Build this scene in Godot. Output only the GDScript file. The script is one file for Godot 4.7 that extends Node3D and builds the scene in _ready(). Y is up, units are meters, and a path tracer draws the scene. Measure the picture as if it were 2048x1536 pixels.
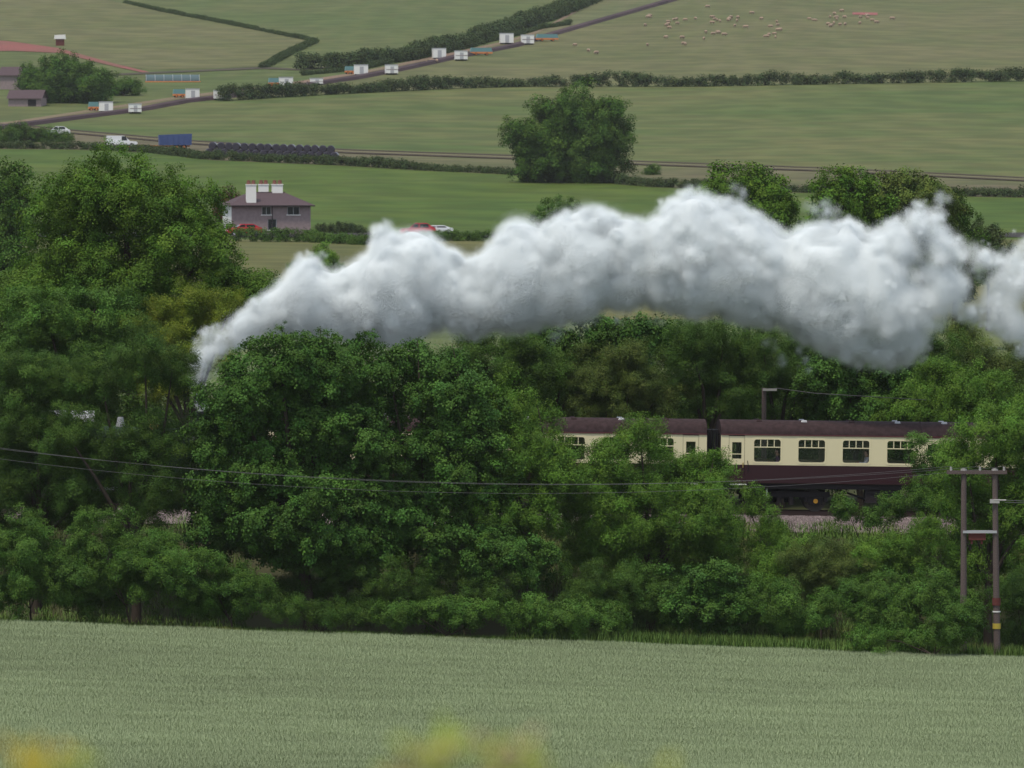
extends Node3D
# A steam train climbing past a wooded lineside, seen with a long lens across a wheat field.
# Metres, y up, the camera looks along -z. Rail level at the middle of the picture is y = 0.

const FOCAL := 14100.0            # focal length in photo pixels (photo 2048 x 1536)
const EYE := Vector3(0, 15.2, 0)
const PITCH := -0.03318
const YAW := 0.0524               # the line runs a little away to the right
const GRADE := -0.0148            # and falls to the right

var rng := RandomNumberGenerator.new()
var noise := FastNoiseLite.new()
var M := {}
var clumps := []
var far_clumps := []
var used := {}
var look: Basis


# ---------------------------------------------------------------- mesh helper
class G:
	var v := PackedVector3Array()
	var n := PackedVector3Array()
	var c := PackedColorArray()
	var tint := Color.WHITE
	func tri(a: Vector3, b: Vector3, d: Vector3) -> void:
		var q := (d - a).cross(b - a).normalized()
		v.append_array([a, b, d]); n.append_array([q, q, q]); c.append_array([tint, tint, tint])
	func tri_n(a: Vector3, b: Vector3, d: Vector3, na: Vector3, nb: Vector3, nd: Vector3) -> void:
		if (d - a).cross(b - a).dot(na + nb + nd) >= 0.0:
			v.append_array([a, b, d]); n.append_array([na, nb, nd])
		else:
			v.append_array([a, d, b]); n.append_array([na, nd, nb])
		c.append_array([tint, tint, tint])
	func quad(a: Vector3, b: Vector3, d: Vector3, e: Vector3) -> void:
		tri(a, b, d); tri(a, d, e)
	func face(pts: Array, out: Vector3) -> void:
		for i in range(1, pts.size() - 1):
			tri_n(pts[0], pts[i], pts[i + 1], out, out, out)
	func box(at: Vector3, size: Vector3, b := Basis.IDENTITY) -> void:
		var h := size * 0.5
		for k in 3:
			for s in [-1.0, 1.0]:
				var o := Vector3.ZERO; var p := Vector3.ZERO; var q := Vector3.ZERO
				o[k] = h[k] * s; p[(k + 1) % 3] = h[(k + 1) % 3]; q[(k + 2) % 3] = h[(k + 2) % 3]
				face([at + b * (o - p - q), at + b * (o + p - q), at + b * (o + p + q), at + b * (o - p + q)], (b * o).normalized())
	func span(lo: Vector3, hi: Vector3) -> void:
		box((lo + hi) * 0.5, hi - lo)
	func tube(pts: Array, radii: Array, sides := 8, caps := true) -> void:
		var rings := []
		var norms := []
		var ref := Vector3(0.31, 0.2, 0.93)
		for i in pts.size():
			var dir: Vector3 = (pts[mini(i + 1, pts.size() - 1)] - pts[maxi(i - 1, 0)]).normalized()
			var t := dir.cross(ref).normalized()
			if t.length() < 0.5: t = dir.cross(Vector3.RIGHT).normalized()
			var u := dir.cross(t).normalized()
			var ring := []; var nr := []
			for k in sides:
				var a := TAU * k / sides
				var w := t * cos(a) + u * sin(a)
				ring.append(pts[i] + w * radii[i]); nr.append(w)
			rings.append(ring); norms.append(nr)
		for i in pts.size() - 1:
			for k in sides:
				var l := (k + 1) % sides
				tri_n(rings[i][k], rings[i][l], rings[i + 1][l], norms[i][k], norms[i][l], norms[i + 1][l])
				tri_n(rings[i][k], rings[i + 1][l], rings[i + 1][k], norms[i][k], norms[i + 1][l], norms[i + 1][k])
		if caps:
			face(rings[0], (pts[0] - pts[1]).normalized())
			face(rings[-1], (pts[-1] - pts[-2]).normalized())
	func prism(outline: Array, z0: float, z1: float) -> void:      # outline of Vector2 in x, y; convex or star-shaped round its mean
		var mid := Vector2.ZERO
		for p in outline: mid += p / outline.size()
		for i in outline.size():
			var p: Vector2 = outline[i]; var q: Vector2 = outline[(i + 1) % outline.size()]
			var e := (q - p).orthogonal().normalized()
			if e.dot((p + q) * 0.5 - mid) < 0: e = -e
			face([Vector3(p.x, p.y, z0), Vector3(q.x, q.y, z0), Vector3(q.x, q.y, z1), Vector3(p.x, p.y, z1)], Vector3(e.x, e.y, 0))
			for z in [z0, z1]:
				face([Vector3(mid.x, mid.y, z), Vector3(p.x, p.y, z), Vector3(q.x, q.y, z)], Vector3(0, 0, signf(z * 2 - z0 - z1)))
	func mesh() -> ArrayMesh:
		var a := []
		a.resize(Mesh.ARRAY_MAX)
		a[Mesh.ARRAY_VERTEX] = v; a[Mesh.ARRAY_NORMAL] = n; a[Mesh.ARRAY_COLOR] = c
		var m := ArrayMesh.new()
		m.add_surface_from_arrays(Mesh.PRIMITIVE_TRIANGLES, a)
		return m


# ---------------------------------------------------------------- naming helpers
func numbered(called: String) -> String:
	var k: int = used.get(called, -1) + 1
	used[called] = k
	return called if k == 0 else "%s_%03d" % [called, k]

func tag(o: Node, label: String, category := "", group := "", kind := "") -> void:
	if label: o.set_meta("label", label)
	if category: o.set_meta("category", category)
	if group: o.set_meta("group", group)
	if kind: o.set_meta("kind", kind)

func thing(called: String, label: String, category: String, where := Transform3D.IDENTITY, group := "") -> Node3D:
	var o := Node3D.new()
	o.name = numbered(called)
	add_child(o)
	o.transform = where
	tag(o, label, category, group)
	return o

func part(called: String, g, m: Material, parent: Node) -> MeshInstance3D:
	var o := MeshInstance3D.new()
	o.name = called if parent != self else numbered(called)
	o.mesh = g.mesh() if g is G else g
	o.material_override = m
	parent.add_child(o, true)
	return o

func structure(called: String, g, m: Material) -> MeshInstance3D:
	var o := part(called, g, m, self)
	o.set_meta("kind", "structure")
	return o

func many(called: String, mesh: Mesh, m: Material, xf: Array, parent: Node, tints := []) -> MultiMeshInstance3D:
	var mm := MultiMesh.new()
	mm.transform_format = MultiMesh.TRANSFORM_3D
	mm.use_colors = not tints.is_empty()
	mm.mesh = mesh
	mm.instance_count = xf.size()
	for i in xf.size():
		mm.set_instance_transform(i, xf[i])
		if tints: mm.set_instance_color(i, tints[i])
	var o := MultiMeshInstance3D.new()
	o.name = called if parent != self else numbered(called)
	o.multimesh = mm
	o.material_override = m
	parent.add_child(o, true)
	return o


# ---------------------------------------------------------------- materials
func lin(r: float, g: float, b: float) -> Color:
	return Color(r, g, b).linear_to_srgb()

func mat(called: String, col: Color, rough := 0.9, spec := 0.3) -> StandardMaterial3D:
	var m := StandardMaterial3D.new()
	m.resource_name = called
	m.albedo_color = col
	m.roughness = rough
	m.metallic_specular = spec
	M[called] = m
	return m

func noise_texture(freq: float, lo: Color, hi: Color, sd: int, size := 512, octaves := 4) -> NoiseTexture2D:
	var t := NoiseTexture2D.new()
	t.width = size; t.height = size; t.seamless = true
	var f := FastNoiseLite.new()
	f.noise_type = FastNoiseLite.TYPE_SIMPLEX_SMOOTH
	f.seed = sd; f.frequency = freq; f.fractal_octaves = octaves
	t.noise = f
	var r := Gradient.new()
	r.set_color(0, lo); r.set_color(1, hi)
	r.set_offset(0, 0.25); r.set_offset(1, 0.75)
	t.color_ramp = r
	return t

func grained(called: String, col: Color, tex: Texture2D, tile: float, rough := 0.95, spec := 0.2) -> StandardMaterial3D:
	var m := mat(called, col, rough, spec)
	m.albedo_texture = tex
	m.uv1_triplanar = true
	m.uv1_world_triplanar = true
	m.uv1_scale = Vector3.ONE / tile
	m.vertex_color_use_as_albedo = true
	return m

func make_materials() -> void:
	var mottle := noise_texture(0.02, Color(0.78, 0.78, 0.76), Color(1, 1, 1), 5)
	var fine := noise_texture(0.06, Color(0.6, 0.6, 0.6), Color(1, 1, 1), 6)
	var patch := noise_texture(0.012, Color(0.86, 0.87, 0.86), Color(1, 1, 0.99), 7, 512, 5)
	grained("ground", Color.WHITE, patch, 61.0)
	grained("grass", Color.WHITE, patch, 83.0)
	grained("earth", Color.WHITE, fine, 4.0)
	var lf := mat("leaf", Color.WHITE, 0.6, 0.18)
	lf.vertex_color_use_as_albedo = true
	lf.backlight_enabled = true; lf.backlight = Color(0.5, 0.55, 0.28)
	var fl := mat("far_leaf", Color.WHITE, 0.8, 0.1)
	fl.vertex_color_use_as_albedo = true
	var wh := mat("wheat", Color.WHITE, 0.75, 0.15)
	wh.vertex_color_use_as_albedo = true
	wh.backlight_enabled = true; wh.backlight = Color(0.35, 0.4, 0.25)
	grained("bark", lin(0.09, 0.07, 0.055), fine, 0.7)
	grained("pole_wood", lin(0.19, 0.145, 0.135), fine, 0.9)
	grained("ballast", lin(0.33, 0.27, 0.265), fine, 1.1)
	var stone := mat("stone", Color.WHITE, 0.95, 0.2)
	stone.vertex_color_use_as_albedo = true
	mat("cream", lin(0.74, 0.66, 0.42), 0.35, 0.5)
	mat("chocolate", lin(0.036, 0.013, 0.017), 0.4, 0.35)
	grained("coach_roof", lin(0.054, 0.033, 0.036), mottle, 3.0, 0.8, 0.25)
	mat("gutter", lin(0.11, 0.03, 0.035), 0.5, 0.4)
	mat("underframe", lin(0.022, 0.018, 0.02), 0.8, 0.3)
	mat("wheel_steel", lin(0.06, 0.045, 0.04), 0.5, 0.5)
	mat("axle_box", lin(0.5, 0.25, 0.03), 0.6, 0.4)
	mat("inside", lin(0.11, 0.08, 0.06), 0.8, 0.3)
	mat("inside_ceiling", lin(0.4, 0.38, 0.33), 0.8, 0.3)
	mat("seat_cloth", lin(0.09, 0.035, 0.04), 0.95, 0.2)
	mat("table_top", lin(0.45, 0.4, 0.33), 0.5, 0.4)
	var gl := mat("glass", Color(0.16, 0.2, 0.18, 0.1), 0.03, 0.5)
	gl.transparency = BaseMaterial3D.TRANSPARENCY_ALPHA
	mat("dark_glass", lin(0.02, 0.023, 0.03), 0.08, 0.5)
	mat("rail_steel", lin(0.1, 0.055, 0.045), 0.6, 0.4)
	grained("sleeper", lin(0.09, 0.065, 0.055), fine, 0.8)
	mat("white_paint", lin(0.78, 0.77, 0.74), 0.6, 0.4)
	mat("pale_grey", lin(0.4, 0.4, 0.42), 0.35, 0.5)
	mat("engine_black", lin(0.015, 0.015, 0.018), 0.6, 0.3)
	mat("engine_green", lin(0.015, 0.03, 0.02), 0.6, 0.3)
	mat("brass", lin(0.6, 0.42, 0.15), 0.3, 0.5).metallic = 0.9
	grained("render_pink", lin(0.29, 0.225, 0.225), noise_texture(0.02, Color(0.93, 0.93, 0.93), Color(1, 1, 1), 15), 5.0)
	grained("roof_slate", lin(0.135, 0.095, 0.105), fine, 2.2)
	mat("terracotta", lin(0.2, 0.085, 0.065), 0.8, 0.3)
	mat("car_white", lin(0.75, 0.76, 0.78), 0.25, 0.5)
	mat("car_red", lin(0.5, 0.02, 0.035), 0.25, 0.5)
	mat("rubber", lin(0.02, 0.02, 0.02), 0.9, 0.2)
	mat("trailer_blue", lin(0.045, 0.075, 0.2), 0.5, 0.4)
	mat("orange_paint", lin(0.6, 0.2, 0.06), 0.6, 0.4)
	mat("teal_sheet", lin(0.12, 0.25, 0.26), 0.6, 0.4)
	mat("poly_sheet", lin(0.09, 0.13, 0.14), 0.9, 0.2)
	mat("bale_wrap", lin(0.03, 0.024, 0.038), 0.25, 0.5)
	mat("fleece", lin(0.33, 0.24, 0.18), 1.0, 0.1)
	mat("red_sheet", lin(0.5, 0.06, 0.06), 0.7, 0.3)
	mat("insulator", lin(0.4, 0.38, 0.36), 0.4, 0.4)
	mat("wire", lin(0.12, 0.115, 0.12), 0.7, 0.3)
	mat("sign_yellow", lin(0.45, 0.34, 0.05), 0.6, 0.4)
	mat("iron_red", lin(0.12, 0.035, 0.03), 0.7, 0.3)
	mat("skin", lin(0.5, 0.3, 0.22), 0.6, 0.4)
	mat("shirt_pale", lin(0.55, 0.55, 0.6), 0.9, 0.2)
	mat("shirt_plum", lin(0.12, 0.06, 0.12), 0.9, 0.2)
	mat("hair_brown", lin(0.06, 0.035, 0.02), 0.8, 0.3)
	mat("steam", lin(0.80, 0.845, 0.86), 1.0, 0.0)
	M["steam"].backlight_enabled = true; M["steam"].backlight = Color(0.7, 0.7, 0.7)


# ---------------------------------------------------------------- lay of the land
const NEAR := [[-400.0, 40.0], [-60.0, 16.0], [0.0, 13.6], [10.0, 13.15], [20.0, 12.1], [60.0, 7.6], [120.0, 1.2], [165.0, -2.5], [200.0, -3.9], [240.0, -4.6], [282.0, -5.05], [330.0, -5.2]]
const BEYOND := [[280.0, -0.6], [330.0, -0.2], [420.0, 0.9], [500.0, 2.3], [600.0, 3.4], [700.0, 4.2], [780.0, 4.9], [830.0, 5.8], [1000.0, 12.0], [1200.0, 19.5], [1350.0, 28.0], [1600.0, 42.0], [1800.0, 53.5], [2200.0, 82.0], [2800.0, 128.0], [3600.0, 170.0]]

func along(table: Array, d: float) -> float:
	var i := 0
	while i < table.size() - 2 and d > table[i + 1][0]: i += 1
	var x0: float = table[i][0]; var x1: float = table[i + 1][0]
	var y0: float = table[i][1]; var y1: float = table[i + 1][1]
	var m := (y1 - y0) / (x1 - x0)
	var m0: float = m if i == 0 else (m + (y0 - table[i - 1][1]) / (x0 - table[i - 1][0])) * 0.5
	var m1: float = m if i == table.size() - 2 else (m + (table[i + 2][1] - y1) / (table[i + 2][0] - x1)) * 0.5
	var t := clampf((d - x0) / (x1 - x0), 0, 1)
	var h := x1 - x0
	var t2 := t * t; var t3 := t2 * t
	return y0 * (2 * t3 - 3 * t2 + 1) + m0 * h * (t3 - 2 * t2 + t) + y1 * (3 * t2 - 2 * t3) + m1 * h * (t3 - t2)

func across(x: float, z: float) -> float:             # distance from the middle of the track, towards the camera
	return (z + 300.0 + x * tan(YAW)) * cos(YAW)

func rail(x: float) -> float:
	return GRADE * clampf(x, -150, 150)

func land(x: float, z: float) -> float:
	var d := -z
	var q := across(x, z)
	var bed := rail(x) - 0.75
	var near := along(NEAR, d) - 0.034 * clampf(x, -60, 60) * smoothstep(150, 280, d)
	if q > 11.0: return near
	if q >= 3.2: return lerpf(bed, near, smoothstep(3.2, 11.0, q))
	if q >= -3.0: return bed
	var f := along(BEYOND, d)
	if d > 420.0: f += (sin(x * 0.011 + 1.3) * 0.5 + sin(x * 0.027 + d * 0.004) * 0.25) * smoothstep(420, 700, d)
	return lerpf(bed, f, smoothstep(-3.0, -16.0, q))

func ray(px: float, py: float) -> Vector3:
	return look * Vector3((px - 1024.0) / FOCAL, (768.0 - py) / FOCAL, -1.0)

func at(px: float, py: float, d: float) -> Vector3:
	var r := ray(px, py)
	return EYE + r * (d / -r.z)

func on_land(px: float, d: float) -> Vector3:
	var p := at(px, 768, d)
	return Vector3(p.x, land(p.x, p.z), p.z)

func ground_at(px: float, py: float, from := 440.0) -> Vector3:   # where the land beyond the railway shows at that spot
	var r := ray(px, py)
	r /= -r.z
	var d := from
	while d < 3500.0:
		var p := EYE + r * d
		if p.y < land(p.x, p.z): break
		d += 8.0
	var lo := d - 8.0; var hi := d
	for i in 12:
		var mid := (lo + hi) * 0.5
		var p := EYE + r * mid
		if p.y < land(p.x, p.z): hi = mid
		else: lo = mid
	var e := EYE + r * hi
	return Vector3(e.x, land(e.x, e.z), e.z)

func poly_at(line: Array, x: float) -> float:
	if x <= line[0][0]: return line[0][1] + (x - line[0][0]) * (line[1][1] - line[0][1]) / (line[1][0] - line[0][0])
	for i in line.size() - 1:
		if x <= line[i + 1][0]:
			return lerpf(line[i][1], line[i + 1][1], (x - line[i][0]) / (line[i + 1][0] - line[i][0]))
	var k := line.size() - 1
	return line[k][1] + (x - line[k][0]) * (line[k][1] - line[k - 1][1]) / (line[k][0] - line[k - 1][0])

# a field: the land between two lines, each a list of points where its edges run
func field(called: String, low: Array, high: Array, x0: float, x1: float, rows: int, a: Color, b: Color, lift: float, m := "grass", stepx := 14.0) -> void:
	var g := G.new()
	var cols := int((x1 - x0) / stepx)
	var grid := []
	for i in cols + 1:
		var x := x0 + (x1 - x0) * i / cols
		var l := poly_at(low, x); var h := poly_at(high, x)
		var col := []
		for j in rows + 1:
			col.append(ground_at(x, lerpf(l, maxf(h, -150), float(j) / rows)) + Vector3(0, lift, 0) if l > h + 0.3 else null)
		grid.append(col)
	for i in cols:
		for j in rows:
			var p: Array = [grid[i][j], grid[i + 1][j], grid[i + 1][j + 1], grid[i][j + 1]]
			if p.has(null): continue
			var q := []
			for k in 4:
				var w: Vector3 = p[k]
				var t := noise.get_noise_2d(w.x * 0.6, w.z * 0.5) * 0.9 + noise.get_noise_2d(w.x * 3.0 + 900, w.z * 2.2) * 0.5 + noise.get_noise_2d(w.x * 0.5 + w.z * 0.1, w.z * 7.0) * 0.6 + 0.5
				q.append(a.lerp(b, clampf(t, 0, 1)))
			for f in [[0, 1, 2], [0, 2, 3]]:
				var u: Vector3 = p[f[0]]; var v: Vector3 = p[f[1]]; var w: Vector3 = p[f[2]]
				g.v.append_array([u, w, v])
				g.c.append_array([q[f[0]], q[f[2]], q[f[1]]])
				var nn := (v - u).cross(w - u).normalized()
				if nn.y < 0: nn = -nn
				g.n.append_array([nn, nn, nn])
	structure(called, g, M[m])


# ---------------------------------------------------------------- foliage
func leaf_clump(sd: int, leaves: int, size: float, flat: float, shape := 0.62) -> ArrayMesh:
	var r := RandomNumberGenerator.new()
	r.seed = sd
	var g := G.new()
	for i in leaves:
		var d := Vector3(r.randfn(), r.randfn(), r.randfn()).normalized()
		var p := d * pow(r.randf(), 0.55)
		p.y *= flat
		var nn := (d * 0.5 + Vector3(0, 0.75, 0) + Vector3(r.randfn(), r.randfn(), r.randfn()) * 0.42).normalized()
		var t := nn.cross(Vector3(r.randfn(), r.randfn(), r.randfn())).normalized()
		var b := nn.cross(t)
		var l := size * r.randf_range(0.7, 1.25)
		var w := l * shape
		var k := r.randf_range(0.85, 1.13)
		g.tint = Color(k * r.randf_range(0.92, 1.12), k, k * r.randf_range(0.85, 1.1))
		var tip := p + t * l - nn * l * 0.2
		var e := p + t * l * 0.45 + b * w * 0.5 - nn * l * 0.05
		var f := p + t * l * 0.45 - b * w * 0.5 - nn * l * 0.05
		g.tri_n(p, e, tip, nn, nn, nn)
		g.tri_n(p, tip, f, nn, nn, nn)
	return g.mesh()

const TINTS := {
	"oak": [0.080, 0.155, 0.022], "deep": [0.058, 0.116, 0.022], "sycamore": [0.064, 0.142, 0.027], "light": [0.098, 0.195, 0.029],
	"yellow": [0.150, 0.205, 0.026], "olive": [0.088, 0.130, 0.032], "bramble": [0.072, 0.150, 0.027],
	"hedge": [0.050, 0.076, 0.030], "copper": [0.085, 0.050, 0.036], "grass": [0.098, 0.170, 0.042]}
# each kind of tree has leaves of its own size: which leaf clump it wears
const LEAVES := {"oak": 0, "deep": 1, "sycamore": 2, "light": 3, "yellow": 1, "olive": 1, "bramble": 0, "hedge": 1, "copper": 0, "grass": 0}

func tinted(kind: String, spread := 0.22) -> Color:
	var t: Array = TINTS[kind]
	var k := rng.randf_range(1.0 - spread, 1.0 + spread)
	return Color(t[0] * k * rng.randf_range(0.9, 1.15), t[1] * k, t[2] * k * rng.randf_range(0.85, 1.1))

func clump_basis(out: Vector3, r: float) -> Basis:
	var y := (out * 0.8 + Vector3(0, 0.7, 0) + Vector3(rng.randfn(), rng.randfn(), rng.randfn()) * 0.25).normalized()
	var x := y.cross(Vector3(rng.randfn(), rng.randfn(), rng.randfn())).normalized()
	return Basis(x, y, x.cross(y)).scaled(Vector3.ONE * r)

# lobes: [px, py, rx, ry] in photo pixels at distance d
func tree(called: String, label: String, category: String, d: float, base_x: float, kind: String, lobes: Array, r := 0.42, thick := 1.0, group := "", trunk_r := 0.22, sprigs := []) -> void:
	var s := FOCAL / d
	var foot := on_land(base_x, d)
	var t := thing(called, label, category, Transform3D(Basis.IDENTITY, foot), group)
	var xf := []; var tints := []
	var g := G.new()
	var crown_mid := Vector3.ZERO
	var centres := []
	for lobe in lobes:
		var c := at(lobe[0], lobe[1], d + rng.randf_range(-1.1, 1.1) * minf(1.0, lobe[2] / s / 2.0)) - foot
		centres.append(c); crown_mid += c / lobes.size()
	var sd := rng.randi() % 10000
	for i in lobes.size():
		var rx: float = lobes[i][2] / s; var ry: float = lobes[i][3] / s
		var rz := (rx + ry) * 0.47
		var c: Vector3 = centres[i]
		var area := 12.57 * pow((pow(rx * ry, 1.6) + pow(rx * rz, 1.6) + pow(ry * rz, 1.6)) / 3.0, 0.625)
		var tufts := int(clampf(area / (r * r) * 0.15 * thick, 5, 700))
		for k in tufts:                                   # sprays of leaves, with dark gaps between them
			var dir := Vector3(rng.randfn(), rng.randfn(), rng.randfn()).normalized()
			var lump := noise.get_noise_3d(dir.x * 45 + sd, dir.y * 45 + i * 37, dir.z * 45)
			var depth := 0.80 + lump * 0.45 + rng.randfn() * 0.07
			if rng.randf() < 0.3: depth *= rng.randf_range(0.35, 0.85)
			var q := c + Vector3(dir.x * rx, dir.y * ry, dir.z * rz) * depth
			var shade := rng.randf_range(0.72, 1.28)
			var big := r * rng.randf_range(1.1, 2.1)
			for j in int(10.0 * big / (r * 1.5)):
				var o := Vector3(rng.randfn(), rng.randfn(), rng.randfn())
				o = o.normalized() * pow(rng.randf(), 0.4)
				var p := q + Vector3(o.x * big, o.y * big * 0.85, o.z * big)
				if p.y < 0.1: p.y = rng.randf_range(0.1, 0.5)
				xf.append(Transform3D(clump_basis((dir * 0.5 + o).normalized(), r * rng.randf_range(0.5, 0.95)), p))
				var tc := tinted(kind, 0.12)
				tints.append(Color(tc.r * shade, tc.g * shade, tc.b * shade))
	for sp in sprigs:                                      # thin shoots that stand out against what is behind
		var p := at(sp[0], sp[1], d) - foot
		g.tube([p + Vector3(rng.randf_range(-0.4, 0.4), -1.6, 0.2), p], [0.035, 0.012], 5)
		for k in 7:
			xf.append(Transform3D(clump_basis(Vector3.UP, r * rng.randf_range(0.3, 0.5)), p + Vector3(rng.randfn() * 0.16, rng.randf_range(-0.7, 0.1), rng.randfn() * 0.15)))
			tints.append(tinted(kind))
	var fork := Vector3(crown_mid.x * 0.35, maxf(0.5, crown_mid.y * 0.45), crown_mid.z * 0.35)
	g.tube([Vector3(0, -0.3, 0), Vector3(0.05, fork.y * 0.25, 0), Vector3(fork.x * 0.6, fork.y * 0.65, 0), fork], [trunk_r * 1.35, trunk_r, trunk_r * 0.85, trunk_r * 0.7], 9)
	for c in centres:
		var mid: Vector3 = fork.lerp(c, 0.5) + Vector3(rng.randfn() * 0.2, 0.2, rng.randfn() * 0.2)
		g.tube([fork - Vector3(0, 0.1, 0), mid, c], [trunk_r * 0.6, trunk_r * 0.36, trunk_r * 0.12], 6)
	part("trunk", g, M["bark"], t)
	var near_tree := d < 400.0
	many("crown", clumps[LEAVES[kind]] if near_tree else far_clumps[rng.randi() % far_clumps.size()], M["leaf" if near_tree else "far_leaf"], xf, t, tints).set_meta("kind", "stuff")

# a hedge along a line of points on the land; high and wide in metres
func hedge(called: String, label: String, pts: Array, kind: String, high: float, wide: float, r: float, per_m: float, category := "hedge", fixed := []) -> void:
	var path := []
	for p in (fixed if fixed else pts):
		path.append(p if p is Vector3 else ground_at(p[0], p[1]))
	var foot: Vector3 = path[path.size() / 2]
	var xf := []; var tints := []
	for i in path.size() - 1:
		var a: Vector3 = path[i]; var b: Vector3 = path[i + 1]
		var side := (b - a).cross(Vector3.UP).normalized()
		for k in int(a.distance_to(b) * per_m):
			var p := a.lerp(b, rng.randf())
			var hh := high * (0.82 + 0.55 * noise.get_noise_2d(p.x * 4.0, p.z * 4.0) + rng.randf() * 0.15)
			var u := rng.randf_range(-1, 1); var v := pow(rng.randf(), 0.6)
			var w := p + side * u * wide * 0.5 * (1.0 - 0.5 * v * v)
			w.y = land(w.x, w.z) + v * hh
			xf.append(Transform3D(clump_basis((side * u + Vector3(0, v, 0)).normalized(), r * rng.randf_range(0.6, 1.2)), w - foot))
			tints.append(tinted(kind, 0.18))
	var t := thing(called, label, category, Transform3D(Basis.IDENTITY, foot))
	var near_one := foot.z > -400.0
	many("foliage", clumps[LEAVES[kind]] if near_one else far_clumps[rng.randi() % far_clumps.size()], M["leaf" if near_one else "far_leaf"], xf, t, tints).set_meta("kind", "stuff")


# ---------------------------------------------------------------- bodies: tapered capsules joined smoothly, meshed as surface nets
func body(bones: Array, cell: float, blend: float) -> ArrayMesh:   # bone: [a, b, ra, rb]
	var lo := Vector3.ONE * 1e9; var hi := -lo
	for b in bones:
		for e in [[b[0], b[2]], [b[1], b[3]]]:
			lo = lo.min(e[0] - Vector3.ONE * (e[1] + blend + 2 * cell)); hi = hi.max(e[0] + Vector3.ONE * (e[1] + blend + 2 * cell))
	var nn := Vector3i(((hi - lo) / cell).ceil()) + Vector3i.ONE
	var f := PackedFloat32Array()
	f.resize(nn.x * nn.y * nn.z)
	for z in nn.z:
		for y in nn.y:
			for x in nn.x:
				var p := lo + Vector3(x, y, z) * cell
				var best := 1e9
				for b in bones:
					var ab: Vector3 = b[1] - b[0]
					var t := clampf((p - b[0]).dot(ab) / maxf(ab.length_squared(), 1e-9), 0, 1)
					var dist: float = p.distance_to(b[0] + ab * t) - lerpf(b[2], b[3], t)
					var h := clampf(0.5 + 0.5 * (best - dist) / blend, 0, 1)
					best = lerpf(best, dist, h) - blend * h * (1 - h) if best < 1e8 else dist
				f[(z * nn.y + y) * nn.x + x] = best
	return net(f, nn, lo, cell)

func net(f: PackedFloat32Array, nn: Vector3i, lo: Vector3, cell: float) -> ArrayMesh:
	var id := {}; var vs := PackedVector3Array()
	var at_ := func(x, y, z): return f[(z * nn.y + y) * nn.x + x]
	for z in nn.z - 1:
		for y in nn.y - 1:
			for x in nn.x - 1:
				var inside := 0
				for k in 8:
					if f[((z + (k >> 2)) * nn.y + y + ((k >> 1) & 1)) * nn.x + x + (k & 1)] < 0: inside += 1
				if inside == 0 or inside == 8: continue
				var sum := Vector3.ZERO; var cnt := 0
				for e in [[0,0,0,1,0,0],[0,1,0,1,1,0],[0,0,1,1,0,1],[0,1,1,1,1,1],[0,0,0,0,1,0],[1,0,0,1,1,0],[0,0,1,0,1,1],[1,0,1,1,1,1],[0,0,0,0,0,1],[1,0,0,1,0,1],[0,1,0,0,1,1],[1,1,0,1,1,1]]:
					var a: float = at_.call(x + e[0], y + e[1], z + e[2]); var b: float = at_.call(x + e[3], y + e[4], z + e[5])
					if (a < 0) != (b < 0):
						sum += Vector3(x + e[0], y + e[1], z + e[2]).lerp(Vector3(x + e[3], y + e[4], z + e[5]), a / (a - b)); cnt += 1
				if cnt:
					id[Vector3i(x, y, z)] = vs.size()
					vs.append(lo + sum / cnt * cell)
	var norm := PackedVector3Array(); norm.resize(vs.size())
	var idx := PackedInt32Array()
	for key in id:
		for ax in 3:
			var o := Vector3i.ZERO; o[ax] = 1
			var q := Vector3i.ZERO; q[(ax + 1) % 3] = 1
			var r := Vector3i.ZERO; r[(ax + 2) % 3] = 1
			if not (id.has(key - q) and id.has(key - r) and id.has(key - q - r)): continue
			var a: float = at_.call(key.x, key.y, key.z); var e2: Vector3i = key + o
			var b: float = at_.call(e2.x, e2.y, e2.z)
			if (a < 0) == (b < 0): continue
			var k4 := [id[key], id[key - q], id[key - q - r], id[key - r]]
			if a < 0: k4.reverse()
			for tr in [[0, 1, 2], [0, 2, 3]]:
				var i0: int = k4[tr[0]]; var i1: int = k4[tr[1]]; var i2: int = k4[tr[2]]
				idx.append_array([i0, i1, i2])
				var w := (vs[i2] - vs[i0]).cross(vs[i1] - vs[i0])
				norm[i0] += w; norm[i1] += w; norm[i2] += w
	for i in norm.size(): norm[i] = norm[i].normalized()
	var arr := []; arr.resize(Mesh.ARRAY_MAX)
	arr[Mesh.ARRAY_VERTEX] = vs; arr[Mesh.ARRAY_NORMAL] = norm; arr[Mesh.ARRAY_INDEX] = idx
	var m := ArrayMesh.new(); m.add_surface_from_arrays(Mesh.PRIMITIVE_TRIANGLES, arr)
	return m


# ---------------------------------------------------------------- the railway
func track_at(s: float) -> Transform3D:
	var x := Vector3(cos(YAW), GRADE, -sin(YAW)).normalized()
	var z := Vector3(sin(YAW), 0, cos(YAW))
	return Transform3D(Basis(x, z.cross(x).normalized(), z), Vector3(s * cos(YAW), rail(s), -300.0 - s * sin(YAW)))

func rounded(cx: float, cy: float, hw: float, hh: float, r: float, n := 5) -> Array:
	var out := []
	for k in 4:
		var sx: float = [1, -1, -1, 1][k]; var sy: float = [1, 1, -1, -1][k]
		for i in n + 1:
			var a := PI * 0.5 * (k + float(i) / n)
			out.append(Vector2(cx + sx * (hw - r) + cos(a) * r, cy + sy * (hh - r) + sin(a) * r))
	return out

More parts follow.
